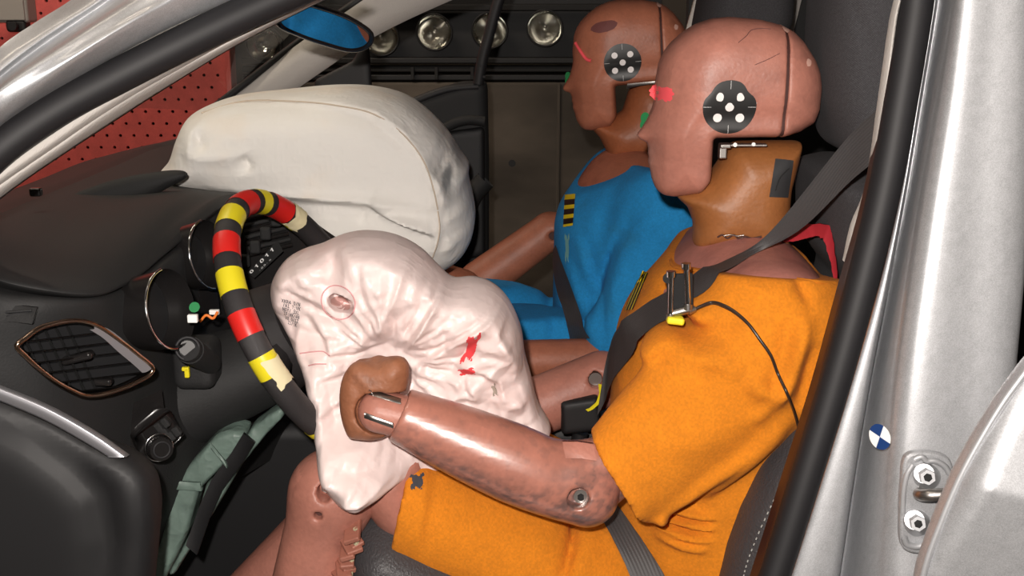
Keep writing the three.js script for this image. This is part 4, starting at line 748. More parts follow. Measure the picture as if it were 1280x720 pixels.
  part('chalk_mark', disc(chalkP[0], chalkP[1], (a) => 0.0085 * (1 + 0.45 * Math.abs(Math.cos(a)) + 0.5 * N3(Math.cos(a) * 3, Math.sin(a) * 3, 5)), hd.zf, 0.0006, 5, 40), M.pinkChalk, head, 'pink chalk mark on the brow');
  const gp = at(806, 152, ZD - 0.012);
  part('green_mark', facing(disc(0, 0, (a) => 0.006 + 0.006 * Math.abs(Math.sin(a)), () => 0, 0, 3, 24), gp, V(-0.75, 0.1, 0.65)), M.greenChalk, head, 'green paint beside the nose');
  for (const [x, y] of [[1008, 76], [985, 36]]) part('worn_spot', disc(...traced([[x - 4, y]], ZD + 0.03)[0], (a) => 0.004 * (1 + 0.4 * N3(Math.cos(a) * 2, Math.sin(a) * 2, x)), hd.zf, 0.0006, 3, 20), std({ color: C(0.72, 0.42, 0.34), roughness: 0.4, side: THREE.DoubleSide }), head, 'pale worn spot');
  const scr = (pts, r) => tube(pts.map(([x, y]) => { const [u, v] = traced([[x, y]], ZD + 0.06)[0]; return V(u, v, hd.zf(u, v) + 0.0001); }), r, 24, 5);
  const crackM = std({ color: C(0.13, 0.055, 0.05), roughness: 0.8 });
  part('scratch', scr([[921, 53], [932, 45], [940, 38], [955, 36], [966, 37]], 0.0005), crackM, head); part('scratch', scr([[940, 80], [955, 74], [972, 66]], 0.0004), crackM, head); part('scratch', scr([[926, 136], [938, 131], [943, 127]], 0.0005), std({ color: C(0.5, 0.5, 0.5), roughness: 0.6 }), head);
  // neck joint in the notch behind the jaw
  const nb = part('neck_joint', mergeGeometries([box(at(903, 190, ZD + 0.045), 0.01, 0.016, 0.012, 0.002), box(at(906, 182, ZD + 0.045), 0.014, 0.006, 0.016, 0.002), box(at(935, 181, ZD + 0.045), 0.045, 0.003, 0.014, 0.001)]), M.steel, dummy, 'bright metal neck joint behind the jaw');
  part('washer', bar(at(919, 181, ZD + 0.053), at(919, 181, ZD + 0.056), 0.0026, 0.0026, 14), M.white, nb); part('washer', bar(at(942, 180.5, ZD + 0.053), at(942, 180.5, ZD + 0.056), 0.0024, 0.0024, 14), M.white, nb);
  const np = pillow({ pts: traced([[842, 242], [860, 259], [867, 278], [866, 306], [984, 312], [984, 270], [987, 235], [1002, 176], [960, 176], [920, 177], [908, 184], [897, 205], [884, 222], [866, 232]], ZD), zm: ZD, W: 0.06, R: 0.05, p: 2.3, c: 0.003, smooth: false, blur: 4 });
  const neck = part('neck_shield', np.geo, M.tan, dummy, 'tan vinyl neck shield');
  part('neck_patch', patch([[969, 199], [991, 201], [984, 247], [961, 246]], 6, 8, np.fn, 0.0015, ZD + 0.03), std({ color: C(0.03, 0.03, 0.032), roughness: 0.7, side: THREE.DoubleSide }), neck, 'black patch on the rear of the neck');
  part('patch_crease', tube([[985, 210], [974, 222], [968, 238]].map(([x, y]) => hitOff(x, y, np.fn, 0.002, ZD)), 0.0008, 16, 5), M.dash, neck);
  part('torn_edge', tube([[897, 296], [903, 293], [909, 297], [917, 293], [923, 297], [931, 295], [940, 297], [952, 295]].map(([x, y]) => hitOff(x, y, np.fn, 0.001, ZD + 0.05)), 0.0012, 40, 5), M.seam, neck, 'torn lower edge');
  part('torn_edge', tube([[905, 294], [912, 292.5], [921, 294], [930, 293]].map(([x, y]) => hitOff(x, y, np.fn, 0.0015, ZD + 0.05)), 0.0009, 24, 5), M.steel, neck, 'bright metal in the tear');
}
// torso, arm, legs
const S1 = at(968, 412, -1.325), S2 = V(S1.x, S1.y, 2 * ZD - S1.z), NB = at(925, 342, ZD);
const chest = cap(at(900, 440, ZD), at(868, 760, ZD), 0.134, 0.135, 0.76), shoulders = cap(S1, S2, 0.066), ramp = cap(NB, S1, 0.056, 0.066), ramp2 = cap(NB, S2, 0.056, 0.066);
const torsoSkin = (x, y, z) => smin(smin(chest(x, y, z), shoulders(x, y, z), 0.08), Math.min(ramp(x, y, z), ramp2(x, y, z)), 0.05);
const HEM = at(773, 598, -1.25), hemDir = (() => { const a = at(738, 540, -1.25), b = at(812, 655, -1.25), t = b.sub(a).normalize(); return V(-t.y, t.x, 0).multiplyScalar(-1).normalize(); })();
if (hemDir.x > 0) hemDir.multiplyScalar(-1);
const sleeveO = cap(S1.clone().add(V(0.0, -0.02, -0.01)), HEM, 0.104, 0.062, 1.3), sleeveI = (x, y, z) => sleeveO(x, y, z) + 0.016, hemP = half(HEM, hemDir);
const onSkin = (x, y, z) => hit(x, y, torsoSkin) ?? at(x, y, z), plane3 = (a, b, c) => { const n = b.clone().sub(a).cross(c.clone().sub(a)).normalize(); if (n.y < 0) n.negate(); return half(a, n); };
const neckNear = plane3(onSkin(850, 331, -1.4), onSkin(1030, 345, -1.37), onSkin(945, 345, -1.33)), neckFar = plane3(onSkin(850, 333, -1.4), onSkin(1030, 347, -1.37), at(866, 296, -1.6));
const neckPlane = (x, y, z) => mix(neckFar(x, y, z), neckNear(x, y, z), sstep(-1.5, -1.42, z));   // near and far side of the neckline
const shirtFold = folds([
  [[[868, 388], [858, 412], [872, 432], [892, 440]], -0.007, 0.012], [[[860, 395], [872, 410], [868, 425]], 0.005, 0.012],
  [[[790, 470], [830, 448], [865, 444], [900, 452], [930, 470]], 0.007, 0.014], [[[820, 462], [870, 438], [910, 425], [930, 410]], -0.005, 0.012], [[[930, 470], [955, 490], [985, 500]], 0.006, 0.012],
  [[[975, 500], [985, 465], [998, 430], [1010, 395]], 0.008, 0.012], [[[955, 520], [975, 480], [985, 440], [990, 400]], -0.006, 0.012], [[[1000, 520], [1010, 480], [1020, 430]], -0.006, 0.01],
  [[[760, 500], [790, 465], [830, 430], [860, 405]], 0.004, 0.012], [[[940, 530], [970, 500], [990, 470]], 0.005, 0.01], [[[760, 560], [820, 540], [880, 545], [940, 520]], 0.003, 0.02],
  [[[812, 655], [870, 618], [930, 580], [1000, 528]], 0.006, 0.012], [[[745, 575], [775, 622], [806, 648]], 0.001, 0.006], [[[752, 570], [782, 616], [812, 640]], -0.0006, 0.004],
  [[[1005, 352], [1012, 372], [1020, 392]], -0.004, 0.006], [[[905, 350], [920, 365], [960, 372], [1000, 370]], 0.003, 0.012],
  [[[815, 668], [850, 672], [905, 674]], 0.005, 0.005], [[[812, 680], [850, 685], [903, 688]], 0.005, 0.005], [[[815, 694], [855, 700], [900, 702]], 0.005, 0.005], [[[826, 708], [860, 714], [895, 714]], 0.005, 0.005],
  [[[815, 674], [850, 679], [905, 681]], -0.005, 0.004], [[[815, 687], [850, 693], [905, 695]], -0.005, 0.004], [[[820, 640], [835, 660], [840, 680]], 0.006, 0.008], [[[880, 650], [930, 600], [990, 550]], 0.005, 0.01],
], -1.24, [-0.05, 0.3], [0.5, 1.25]);
const shirtFn = (x, y, z) => {
  let f = smin(torsoSkin(x, y, z) - 0.006, Math.max(sleeveO(x, y, z), hemP(x, y, z)), 0.035);
  if (z > ZD) f -= 2.4 * shirtFold(x, y) * sstep(ZD, ZD + 0.08, z) + 0.0022 * fbm(x * 26, y * 26, z * 26, 3);
  f = Math.max(f, -Math.max(sleeveI(x, y, z), -hemP(x, y, z) - 0.035));
  return smax(f, neckPlane(x, y, z), 0.003);
};
const E0 = at(733, 618, -1.245), M0 = at(645, 578, -1.24), M1 = at(575, 546, -1.24), W0 = at(499, 518, -1.25);
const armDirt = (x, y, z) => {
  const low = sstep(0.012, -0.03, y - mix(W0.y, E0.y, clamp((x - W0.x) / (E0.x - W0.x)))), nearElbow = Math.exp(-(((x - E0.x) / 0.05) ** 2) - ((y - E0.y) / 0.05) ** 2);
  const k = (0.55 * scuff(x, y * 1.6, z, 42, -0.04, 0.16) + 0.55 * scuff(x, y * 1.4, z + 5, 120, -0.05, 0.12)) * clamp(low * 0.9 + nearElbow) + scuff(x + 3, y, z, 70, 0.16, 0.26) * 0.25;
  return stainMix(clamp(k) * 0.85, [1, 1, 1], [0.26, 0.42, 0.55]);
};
{
  part('torso', paint(surf((x, y, z) => smax(torsoSkin(x, y, z), 0.0 - (neckPlane(x, y, z) + 0.06), 0.01), [NB.x - 0.2, NB.y - 0.16, ZD - 0.26], [NB.x + 0.2, NB.y + 0.09, ZD + 0.26], 0.005), (x, y, z) => stainMix(scuff(x, y, z, 30, 0.05, 0.3) * 0.35, [0.98, 0.96, 1.05], [0.55, 0.5, 0.6])), M.skin, dummy, 'pinkish vinyl shoulders at the neckline');
  const lo = at(735, 720, -1.3), hi = at(1060, 290, -1.3);
  const sh = part('shirt', paint(surf(shirtFn, [lo.x - 0.07, hip.y - 0.0, ZD - 0.26], [hi.x + 0.06, hi.y + 0.02, ZD + 0.31], 0.0048), (x, y, z) => stainMix(scuff(x, y, z, 14, 0.15, 0.45) * 0.12, [1, 1, 1], [0.85, 0.72, 0.8])), M.orange, dummy, 'orange short-sleeved shirt');
  const cv = document.createElement('canvas'); cv.width = 64; cv.height = 128; const c = cv.getContext('2d'); c.fillStyle = '#e0c418'; c.fillRect(0, 0, 64, 128); c.fillStyle = '#15130e'; for (const y of [20, 58, 96]) c.fillRect(0, y, 64, 22);
  const t = new THREE.CanvasTexture(cv); t.colorSpace = THREE.SRGBColorSpace; const stripeM = std({ map: t, roughness: 0.5, side: THREE.DoubleSide });
  M.stripe = stripeM;
  const cvb = document.createElement('canvas'); cvb.width = 128; cvb.height = 64; const cb = cvb.getContext('2d'); cb.fillStyle = '#15130e'; cb.fillRect(0, 0, 128, 64); cb.fillStyle = '#e0c418'; for (const y of [8, 48, 92]) cb.fillRect(y, 0, 17, 64);
  const tb = new THREE.CanvasTexture(cvb); tb.colorSpace = THREE.SRGBColorSpace;
  part('stripe_sticker', patch([[803, 338], [811, 342], [792, 388], [782, 388]], 8, 10, shirtFn, 0.0015, ZD), std({ map: tb, roughness: 0.5, side: THREE.DoubleSide }), sh, 'yellow and black striped sticker');
  part('collar', tube([[838, 322], [842, 330], [870, 336], [905, 337], [940, 339], [980, 344], [1020, 349], [1044, 351]].map(([x, y]) => hitOff(x, y + 2, shirtFn, -0.001, -1.36)), 0.0024, 60, 8), M.orange, sh);
  // red strip round the back of the neck
  part('red_tape', slab(Array.from({ length: 25 }, (_, i) => { const t = i / 24, A = [[978, 289], [994, 284], [1010, 281], [1024, 280], [1036, 281], [1041, 298], [1044, 318], [1045, 334], [1047, 349]], B = [[980, 303], [997, 301], [1012, 297], [1022, 295], [1028, 298], [1032, 308], [1037, 324], [1040, 338], [1043, 351]], f = t * 8, k = Math.min(7, f | 0), e = f - k, n = 2.2 * N3(i * 0.8, 3, 1), m = 1.6 * N3(i * 1.1, 9, 4); return [at(mix(A[k][0], A[k + 1][0], e) + n, mix(A[k][1], A[k + 1][1], e) + n, -1.44 + t * 0.1), at(mix(B[k][0], B[k + 1][0], e) - m, mix(B[k][1], B[k + 1][1], e) + m, -1.42 + t * 0.085)]; }), V(0.002, 0, -0.004)), M.red, dummy, 'torn red tape round the neck');
  // forearm tube with elbow hole
  const axis = E0.clone().sub(W0), axL = axis.length(), armR = new THREE.CatmullRomCurve3([V(-0.1, 0.0295, 0), V(0, 0.0318, 0), V(0.33, 0.0412, 0), V(0.63, 0.0455, 0), V(0.85, 0.0425, 0), V(1, 0.038, 0)]).getPoints(60), armRad = (h) => { for (let i = 1; i < armR.length; i++) if (armR[i].x >= h) return mix(armR[i - 1].y, armR[i].y, (h - armR[i - 1].x) / (armR[i].x - armR[i - 1].x)); return 0.038; },
    arm = (x, y, z) => { const px = x - W0.x, py = y - W0.y, pz = z - W0.z, h = clamp((px * axis.x + py * axis.y + pz * axis.z) / (axL * axL), -0.1, 1); return Math.hypot(px - axis.x * h, py - axis.y * h, pz - axis.z * h) - armRad(h); }, wd = V(-0.9, 0.43, 0).normalize(), wristCut = half(W0.clone().add(wd.clone().multiplyScalar(0.0)), wd), hole = bar3(at(723, 628, -1.2), 0.0125), fi = cap(M1, W0, 0.03, 0.0235);
  function bar3(p, r) { return (x, y, z) => Math.max(Math.hypot(x - p.x, y - p.y) - r, p.z - 0.025 - z); }
  const sock = cap(at(720, 585, -1.25), at(760, 575, -1.255), 0.03, 0.03);
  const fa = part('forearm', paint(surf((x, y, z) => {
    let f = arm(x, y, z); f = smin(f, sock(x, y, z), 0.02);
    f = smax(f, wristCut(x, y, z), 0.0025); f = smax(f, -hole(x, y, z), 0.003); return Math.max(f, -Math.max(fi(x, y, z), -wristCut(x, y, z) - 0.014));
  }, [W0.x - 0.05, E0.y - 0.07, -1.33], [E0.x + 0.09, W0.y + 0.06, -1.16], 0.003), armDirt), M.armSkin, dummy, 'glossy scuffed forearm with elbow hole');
  const eh = at(723, 628, -1.213);
  part('elbow_bolt', bar(V(eh.x, eh.y, -1.246), V(eh.x + 0.003, eh.y + 0.003, -1.222), 0.008, 0.008, 24), M.steel, fa, 'metal elbow joint in the hole'); part('elbow_bolt', bar(V(eh.x + 0.003, eh.y + 0.003, -1.222), V(eh.x + 0.003, eh.y + 0.003, -1.2185), 0.004, 0.004, 6), M.dash, fa);
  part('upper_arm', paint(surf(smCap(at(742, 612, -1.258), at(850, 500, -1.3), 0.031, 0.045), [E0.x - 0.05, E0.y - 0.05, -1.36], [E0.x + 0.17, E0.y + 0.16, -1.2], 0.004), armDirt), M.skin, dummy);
  function smCap(a, b, r, s) { return cap(a, b, r, s); }
  part('elbow_strap', slab([[703, 553], [722, 553], [742, 556]].map(([x, y]) => [at(x, y, -1.236), at(x + 4, y + 20, -1.222)]), V(0, 0, -0.006)), M.skin, dummy);
  // hand: palm, wrist insert, five fingers curled round the bag
  const hz = -1.265, hp = pillow({ pts: traced([[440, 455], [448, 452], [458, 453], [470, 454], [482, 450], [494, 446], [505, 448], [511, 456], [512, 467], [509, 484], [500, 510], [488, 538], [480, 545], [465, 549], [448, 548], [437, 546], [430, 533], [425, 510], [425, 487], [430, 468]], hz), zm: hz, W: 0.024, R: 0.034, p: 2.2, c: 0.0025, smooth: true, blur: 3, front: folds([[[[440, 470], [452, 495], [448, 530]], -0.004, 0.007], [[[462, 470], [480, 464], [500, 470]], 0.004, 0.008]], hz + 0.02, [-0.4, 0.5], [0.2, 1]) });
  const wi = cap(at(474, 514, hz + 0.012), at(520, 524, hz + 0.012), 0.0245, 0.0245, 0.9);
  const fing = [];
  for (const [x, y, l] of [[445, 470, 0], [441, 488, 1], [441, 507, 2], [446, 526, 3]]) {   // each finger: knuckle, bend, tip tucked behind the bag edge
    const k = at(x + 6, y, hz), a = at(x - 4, y + 4, hz - 0.02), b = at(x + 2, y + 9, hz - 0.042), t = at(x + 22, y + 8, hz - 0.048), r = [0.0088, 0.0094, 0.0088, 0.0076][l];
    const f1 = cap(k, a, r + 0.002, r), f2 = cap(a, b, r, r * 0.92), f3 = cap(b, t, r * 0.92, r * 0.8); fing.push((X, Y, Z) => smin(smin(f1(X, Y, Z), f2(X, Y, Z), 0.004), f3(X, Y, Z), 0.004));
  }
  const th1 = cap(at(492, 462, hz + 0.004), at(474, 458, hz - 0.014), 0.0135, 0.0115), th2 = cap(at(474, 458, hz - 0.014), at(452, 458, hz - 0.032), 0.0115, 0.009); fing.push((X, Y, Z) => smin(th1(X, Y, Z), th2(X, Y, Z), 0.006));
  const handFn = (x, y, z) => { let f = hp.fn(x, y, z); const w = wi(x, y, z); f = smax(f, -(w - 0.003), 0.003); let g = 1; for (const q of fing) g = Math.min(g, q(x, y, z)); return smin(f, g, 0.005); };
  const hb = at(470, 500, hz);
  const hand = part('hand', paint(surf(handFn, [hb.x - 0.06, hb.y - 0.065, hz - 0.075], [hb.x + 0.07, hb.y + 0.07, hz + 0.05], 0.0025), (x, y, z) => stainMix(scuff(x, y, z, 40, 0, 0.3) * 0.5, [1, 1, 1], [0.45, 0.45, 0.5])), M.hand, dummy, 'brown vinyl hand closed on the airbag');
  const wist = part('wrist', paint(surf((x, y, z) => smax(wi(x, y, z), -(x - at(446, 500, hz).x), 0.004), [hb.x - 0.06, hb.y - 0.06, hz - 0.03], [hb.x + 0.08, hb.y + 0.05, hz + 0.06], 0.003), WHITE), M.skin, hand, 'pink wrist insert');
  for (const [a, b] of [[[461, 491], [501, 503]], [[456, 519], [492, 532]]]) part('wrist_band', slab(spline([a, [mix(a[0], b[0], 0.3), mix(a[1], b[1], 0.3)], [mix(a[0], b[0], 0.65), mix(a[1], b[1], 0.65)], b].map(([x, y]) => at(x, y, hz)), 14).map((p) => { const s = pixelOf(p), f = (dy) => { const h = hitOff(s[0], s[1] + dy, wi, 0.0012, hz + 0.03); return h; }; return [f(-3.2), f(0), f(3.2)]; }), V(0, 0, -0.002)), M.steel, hand, 'metal band across the wrist');
  // far arm
  const fr = cap(at(752, 474, -1.69), at(640, 522, -1.66), 0.044, 0.046), frh = at(745, 478, -1.64);
  const ra = part('forearm', paint(surf((x, y, z) => smax(fr(x, y, z), -Math.max(Math.hypot(x - frh.x, y - frh.y) - 0.011, frh.z - 0.03 - z), 0.003), [at(630, 500, -1.68).x - 0.05, at(640, 560, -1.68).y - 0.05, -1.75], [at(770, 470, -1.68).x + 0.06, at(752, 420, -1.68).y + 0.03, -1.6], 0.004), WHITE), M.skin, dummy, 'far forearm with elbow hole');
  part('elbow_bolt', bar(V(frh.x, frh.y, -1.672), V(frh.x, frh.y, -1.655), 0.01, 0.01, 20), M.steel, ra);
  // legs
  const hipN = at(850, 780, -1.385), kneeN = at(470, 618, -1.345), thigh = cap(hipN, kneeN, 0.085, 0.055), cuff = half(at(500, 632, -1.3), (() => { const a = at(514, 570, -1.3), b = at(488, 690, -1.3), t = b.sub(a).normalize(); const n = V(t.y, -t.x, 0); return n.x > 0 ? n.negate() : n; })());
  const thG = pillow({ pts: traced([[436, 572], [470, 560], [525, 570], [540, 640], [520, 690], [478, 669], [462, 650], [450, 630], [441, 604]], -1.33), zm: -1.345, W: 0.045, R: 0.05, p: 2, c: 0.004, smooth: false, blur: 4 });
  part('thigh', paint(thG.geo, WHITE), M.skin, dummy);
  const kneeC = at(412, 620, -1.335), ank = at(368, 800, -1.335), shinF = cap(kneeC, ank, 0.0465, 0.046), kneeB = ell(at(418, 612, -1.335), 0.048, 0.05, 0.05), pop = cap(at(428, 640, -1.335), at(440, 625, -1.335), 0.024, 0.024), kh1 = at(404, 620, -1.28), kh2 = at(397, 647, -1.28);
  const shin = part('shin', paint(surf((x, y, z) => {
    let f = smin(smin(shinF(x, y, z), kneeB(x, y, z), 0.03), pop(x, y, z), 0.02);
    f = smax(f, -Math.max(Math.hypot(x - kh1.x, (y - kh1.y) * 0.85) - 0.0092, kh1.z - 0.03 - z), 0.003); return smax(f, -Math.max(Math.hypot(x - kh2.x, y - kh2.y) - 0.0058, kh2.z - 0.025 - z), 0.003);
  }, [ank.x - 0.07, ank.y + 0.02, -1.42], [kneeC.x + 0.09, kneeC.y + 0.08, -1.25], 0.0035), (x, y, z) => stainMix(scuff(x, y, z, 30, 0.1, 0.35) * 0.3, [1, 1, 1], [0.5, 0.45, 0.5])), M.skin, dummy, 'pink shin and knee with two holes');
  part('knee_bolt', bar(V(kh1.x, kh1.y, -1.315), V(kh1.x, kh1.y, -1.303), 0.007, 0.007, 6), M.steel, shin); part('knee_bolt', bar(V(kh2.x, kh2.y, -1.31), V(kh2.x, kh2.y, -1.296), 0.0054, 0.0054, 16), M.seam, shin);
  const kj = []; for (let k = 0; k < 9; k++) kj.push(box(at(440 - k * 2.2 + rnd() * 4, 662 + k * 8, -1.30 + rnd() * 0.01), 0.016 + rnd() * 0.008, 0.007, 0.04, 0.002, new THREE.Quaternion().setFromEuler(new THREE.Euler(rnd() * 0.4, rnd() * 0.6, rnd() * 0.8 - 0.3))));
  part('knee_filler', mergeGeometries(kj.map((g) => paint(boxUV(g), () => [0.8, 0.75, 0.7]))), M.skin, shin, 'torn ribbed edge behind the knee');
  part('knee_filler', tube([[444, 660], [447, 672], [443, 686], [440, 700], [438, 725]].map(([x, y]) => at(x, y, -1.285)), 0.003, 24, 6), M.masking, shin, 'worn pale edge');
  part('shin', paint(surf(cap(at(420, 640, -1.62), at(272, 790, -1.6), 0.05, 0.046), [at(260, 800, -1.6).x - 0.05, at(272, 790, -1.6).y - 0.04, -1.69], [at(430, 640, -1.6).x + 0.06, at(420, 640, -1.62).y + 0.06, -1.54], 0.005), WHITE), M.skin, dummy);
  const hipF = V(hipN.x, hipN.y, 2 * ZD - hipN.z), kneeF = V(kneeN.x + 0.02, kneeN.y, -1.6), thF = cap(hipF, kneeF, 0.09, 0.066), pel = ell(at(860, 770, ZD), 0.14, 0.12, 0.17);
  const shortFold = folds([[[[768, 622], [745, 655], [722, 690], [704, 730]], -0.03, 0.009, 'c'], [[[745, 655], [722, 690], [700, 735]], 0.02, 0.025, 's'], [[[520, 585], [512, 620], [505, 680]], 0.0025, 0.006], [[[545, 600], [540, 640], [530, 695]], -0.004, 0.007], [[[530, 590], [528, 640], [518, 690]], 0.003, 0.006], [[[760, 650], [770, 690], [790, 720]], 0.004, 0.01], [[[600, 640], [650, 670], [700, 690]], 0.003, 0.02]], -1.3, [-0.25, 0.3], [0.35, 0.9]);
  const shortsFn = (x, y, z) => {
    const t = thigh(x, y, z) - 0.007; let f = smin(smin(t, Math.min(thF(x, y, z) - 0.006, 1), 0.04), pel(x, y, z), 0.05);
    if (z > ZD) f -= shortFold(x, y) * sstep(ZD, ZD + 0.06, z) + 0.0018 * fbm(x * 30, y * 30, z * 30, 3);
    f = Math.max(f, cuff(x, y, z) + 0.0015 * N3(y * 90, z * 60, 3)); return Math.max(f, -Math.max(t + 0.015, -cuff(x, y, z) - 0.02));
  };
  shortsSurface = shortsFn;
  const so = part('shorts', paint(surf(shortsFn, [at(480, 640, -1.3).x - 0.02, hip.y - 0.08, ZD - 0.22], [hip.x + 0.17, at(500, 560, -1.3).y + 0.04, ZD + 0.22], 0.005), (x, y, z) => { const p = at(520, 578, -1.3); const r = Math.exp(-(((x - p.x) / 0.03) ** 2) - ((y - p.y) / 0.018) ** 2) * sstep(-0.1, 0.2, fbm(x * 50, y * 50, 2)); return stainMix(r * 0.8, [1, 1, 1], [0.95, 0.2, 1]); }), M.orange, dummy, 'orange shorts with worn cuff');
  part('dark_patch', patch([[511, 594], [531, 591], [529, 612], [512, 613]], 5, 5, shortsFn, 0.0012, -1.29), std({ color: C(0.05, 0.05, 0.06), roughness: 0.8, alphaMap: ragged, transparent: true, side: THREE.DoubleSide }), so, 'small dark patch near the cuff');
}

// ------------------------------------------------------------------ passenger dummy
const hipP = at(800, 470, ZP);
const dummyP = thing('crash_test_dummy', 'seated crash test dummy in blue shirt and shorts behind the white airbag', 'dummy', hipP);
const PN = at(775, 224, ZP), PS1 = at(838, 262, -2.03), PS2 = V(PS1.x - 0.03, PS1.y, 2 * ZP - PS1.z);
const pChest = cap(at(777, 288, ZP), at(772, 455, ZP), 0.124, 0.125, 0.74), pSh = cap(PS1, PS2, 0.066), pR1 = cap(PN, PS1, 0.056, 0.066), pR2 = cap(PN, PS2, 0.056, 0.066);
const pSkin = (x, y, z) => smin(smin(pChest(x, y, z), pSh(x, y, z), 0.08), Math.min(pR1(x, y, z), pR2(x, y, z)), 0.05);
const pHem = at(775, 418, -1.99), pSl = cap(PS1, pHem, 0.078, 0.064, 1.2);
const pNeck = (() => { const a = hit(728, 234, pSkin, -1.8) ?? at(728, 234, -2.18), b = hit(788, 210, pSkin, -1.8) ?? at(788, 210, -2.1), c = at(750, 176, -2.32), n = b.clone().sub(a).cross(c.clone().sub(a)).normalize(); if (n.y < 0) n.negate(); return half(a, n); })();
const pFold = folds([[[[735, 300], [742, 340], [738, 380]], -0.006, 0.01], [[[790, 250], [768, 300], [752, 350], [748, 420]], -0.01, 0.01], [[[775, 290], [757, 340], [750, 400]], 0.008, 0.014, 's'], [[[720, 290], [730, 330], [745, 365]], 0.005, 0.01], [[[710, 330], [720, 370], [740, 410]], 0.006, 0.01], [[[760, 240], [740, 270], [735, 300]], 0.004, 0.012], [[[820, 230], [800, 270], [785, 330]], 0.005, 0.012], [[[700, 360], [712, 390], [725, 420]], -0.005, 0.008]], -2.05, [-0.1, 0.5], [0.6, 1.3]);
const pShirt = (x, y, z) => { let f = smin(pSkin(x, y, z) - 0.006, pSl(x, y, z), 0.03); if (z > ZP) f -= pFold(x, y) * sstep(ZP, ZP + 0.07, z); f -= 0.002 * fbm(x * 22, y * 22, z * 22, 3); return smax(f, pNeck(x, y, z), 0.003); };
const pThigh = cap(at(810, 470, -2.09), at(588, 385, -2.09), 0.085, 0.066), pThighF = cap(at(780, 450, -2.3), at(580, 372, -2.3), 0.085, 0.064);
const pShorts = (x, y, z) => { let f = smin(smin(pThigh(x, y, z), pThighF(x, y, z), 0.03), ell(hipP, 0.14, 0.12, 0.17)(x, y, z), 0.04); return f - 0.002 * fbm(x * 22, y * 22, z * 22, 3) + 0.01 * Math.exp(-(((x - at(692, 390, -2.05).x) / 0.012) ** 2)); };
{
  part('torso', paint(surf((x, y, z) => smax(pSkin(x, y, z), -(pNeck(x, y, z) + 0.05), 0.01), [PN.x - 0.2, PN.y - 0.16, ZP - 0.26], [PN.x + 0.22, PN.y + 0.09, ZP + 0.26], 0.007), (x, y, z) => stainMix(scuff(x, y, z, 30, 0.05, 0.3) * 0.4, [1, 1, 1], [0.5, 0.4, 0.4])), M.skinDeep, dummyP, 'reddish vinyl chest at the neckline');
  const sh = part('shirt', paint(surf(pShirt, [hipP.x - 0.24, hipP.y - 0.04, ZP - 0.28], [hipP.x + 0.24, PN.y + 0.04, ZP + 0.28], 0.006), (x, y, z) => stainMix(scuff(x, y, z, 16, 0.15, 0.4) * 0.3, [1, 1, 1], [1.6, 0.7, 0.55])), M.blue, dummyP, 'blue shirt with wide neck');
  part('stripe_sticker', patch([[707, 244], [720, 243], [717, 282], [705, 284]], 6, 10, pShirt, 0.002, ZP), M.stripe, sh, 'yellow and black striped sticker');
  part('stain', patch([[706, 292], [713, 292], [712, 328], [707, 330]], 6, 8, pShirt, 0.0015, ZP), std({ color: C(0.18, 0.42, 0.42), roughness: 0.8, alphaMap: ragged, transparent: true, side: THREE.DoubleSide }), sh, 'pale green stain on the chest');
  part('shorts', paint(surf(pShorts, [at(588, 385, -2.09).x - 0.09, hipP.y - 0.14, ZP - 0.24], [hipP.x + 0.18, hipP.y + 0.16, ZP + 0.24], 0.007), WHITE), M.blue, dummyP, 'blue shorts');
  const fc = cap(at(775, 447, -1.985), at(630, 452, -1.96), 0.036, 0.038);
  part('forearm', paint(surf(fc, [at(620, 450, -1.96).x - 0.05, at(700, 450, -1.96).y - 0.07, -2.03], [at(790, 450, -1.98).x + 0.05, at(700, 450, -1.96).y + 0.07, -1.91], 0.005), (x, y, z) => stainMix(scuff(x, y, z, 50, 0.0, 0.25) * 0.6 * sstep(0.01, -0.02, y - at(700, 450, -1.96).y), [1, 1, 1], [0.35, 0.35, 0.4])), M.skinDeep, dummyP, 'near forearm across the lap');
  const f2 = cap(at(686, 289, -2.42), at(600, 352, -2.4), 0.04, 0.046), f3 = cap(at(688, 288, -2.42), at(790, 285, -2.4), 0.036, 0.045), el = at(692, 297, -2.37);
  const fa = part('forearm', paint(surf((x, y, z) => smax(smin(f2(x, y, z), f3(x, y, z), 0.012), -Math.max(Math.hypot(x - el.x, y - el.y) - 0.01, el.z - 0.02 - z), 0.003), [at(590, 350, -2.4).x - 0.06, at(600, 360, -2.4).y - 0.06, -2.5], [at(770, 240, -2.38).x + 0.06, at(760, 235, -2.38).y + 0.07, -2.33], 0.005), WHITE), M.skinDeep, dummyP, 'far forearm beside the door');
  part('elbow_bolt', bar(V(el.x, el.y, -2.395), V(el.x, el.y, -2.385), 0.009), M.seam, fa);
  part('knee', paint(surf(cap(at(575, 366, -2.3), at(540, 356, -2.3), 0.05, 0.05), [at(540, 356, -2.3).x - 0.06, at(540, 356, -2.3).y - 0.06, -2.36], [at(580, 366, -2.3).x + 0.06, at(575, 340, -2.3).y + 0.06, -2.24], 0.006), WHITE), M.skinDeep, dummyP);
  // head: the same casting, deeper in tone
  const h2 = head.clone(); const ph = at(778, 78, -2.12); ph.z = ZP;
  h2.position.copy(ph).sub(hipP); h2.rotation.z = 0.075; h2.scale.setScalar(1.05); dummyP.add(h2);
  h2.traverse((o) => { if (o.material === M.skin) o.material = M.skinDeep; });
  for (const o of [...h2.children]) if (o.name === 'scratch' || o.name === 'chalk_mark' || (o.name === 'target_sticker')) h2.remove(o);
  const src = head.children.find((o) => o.name === 'target_sticker');
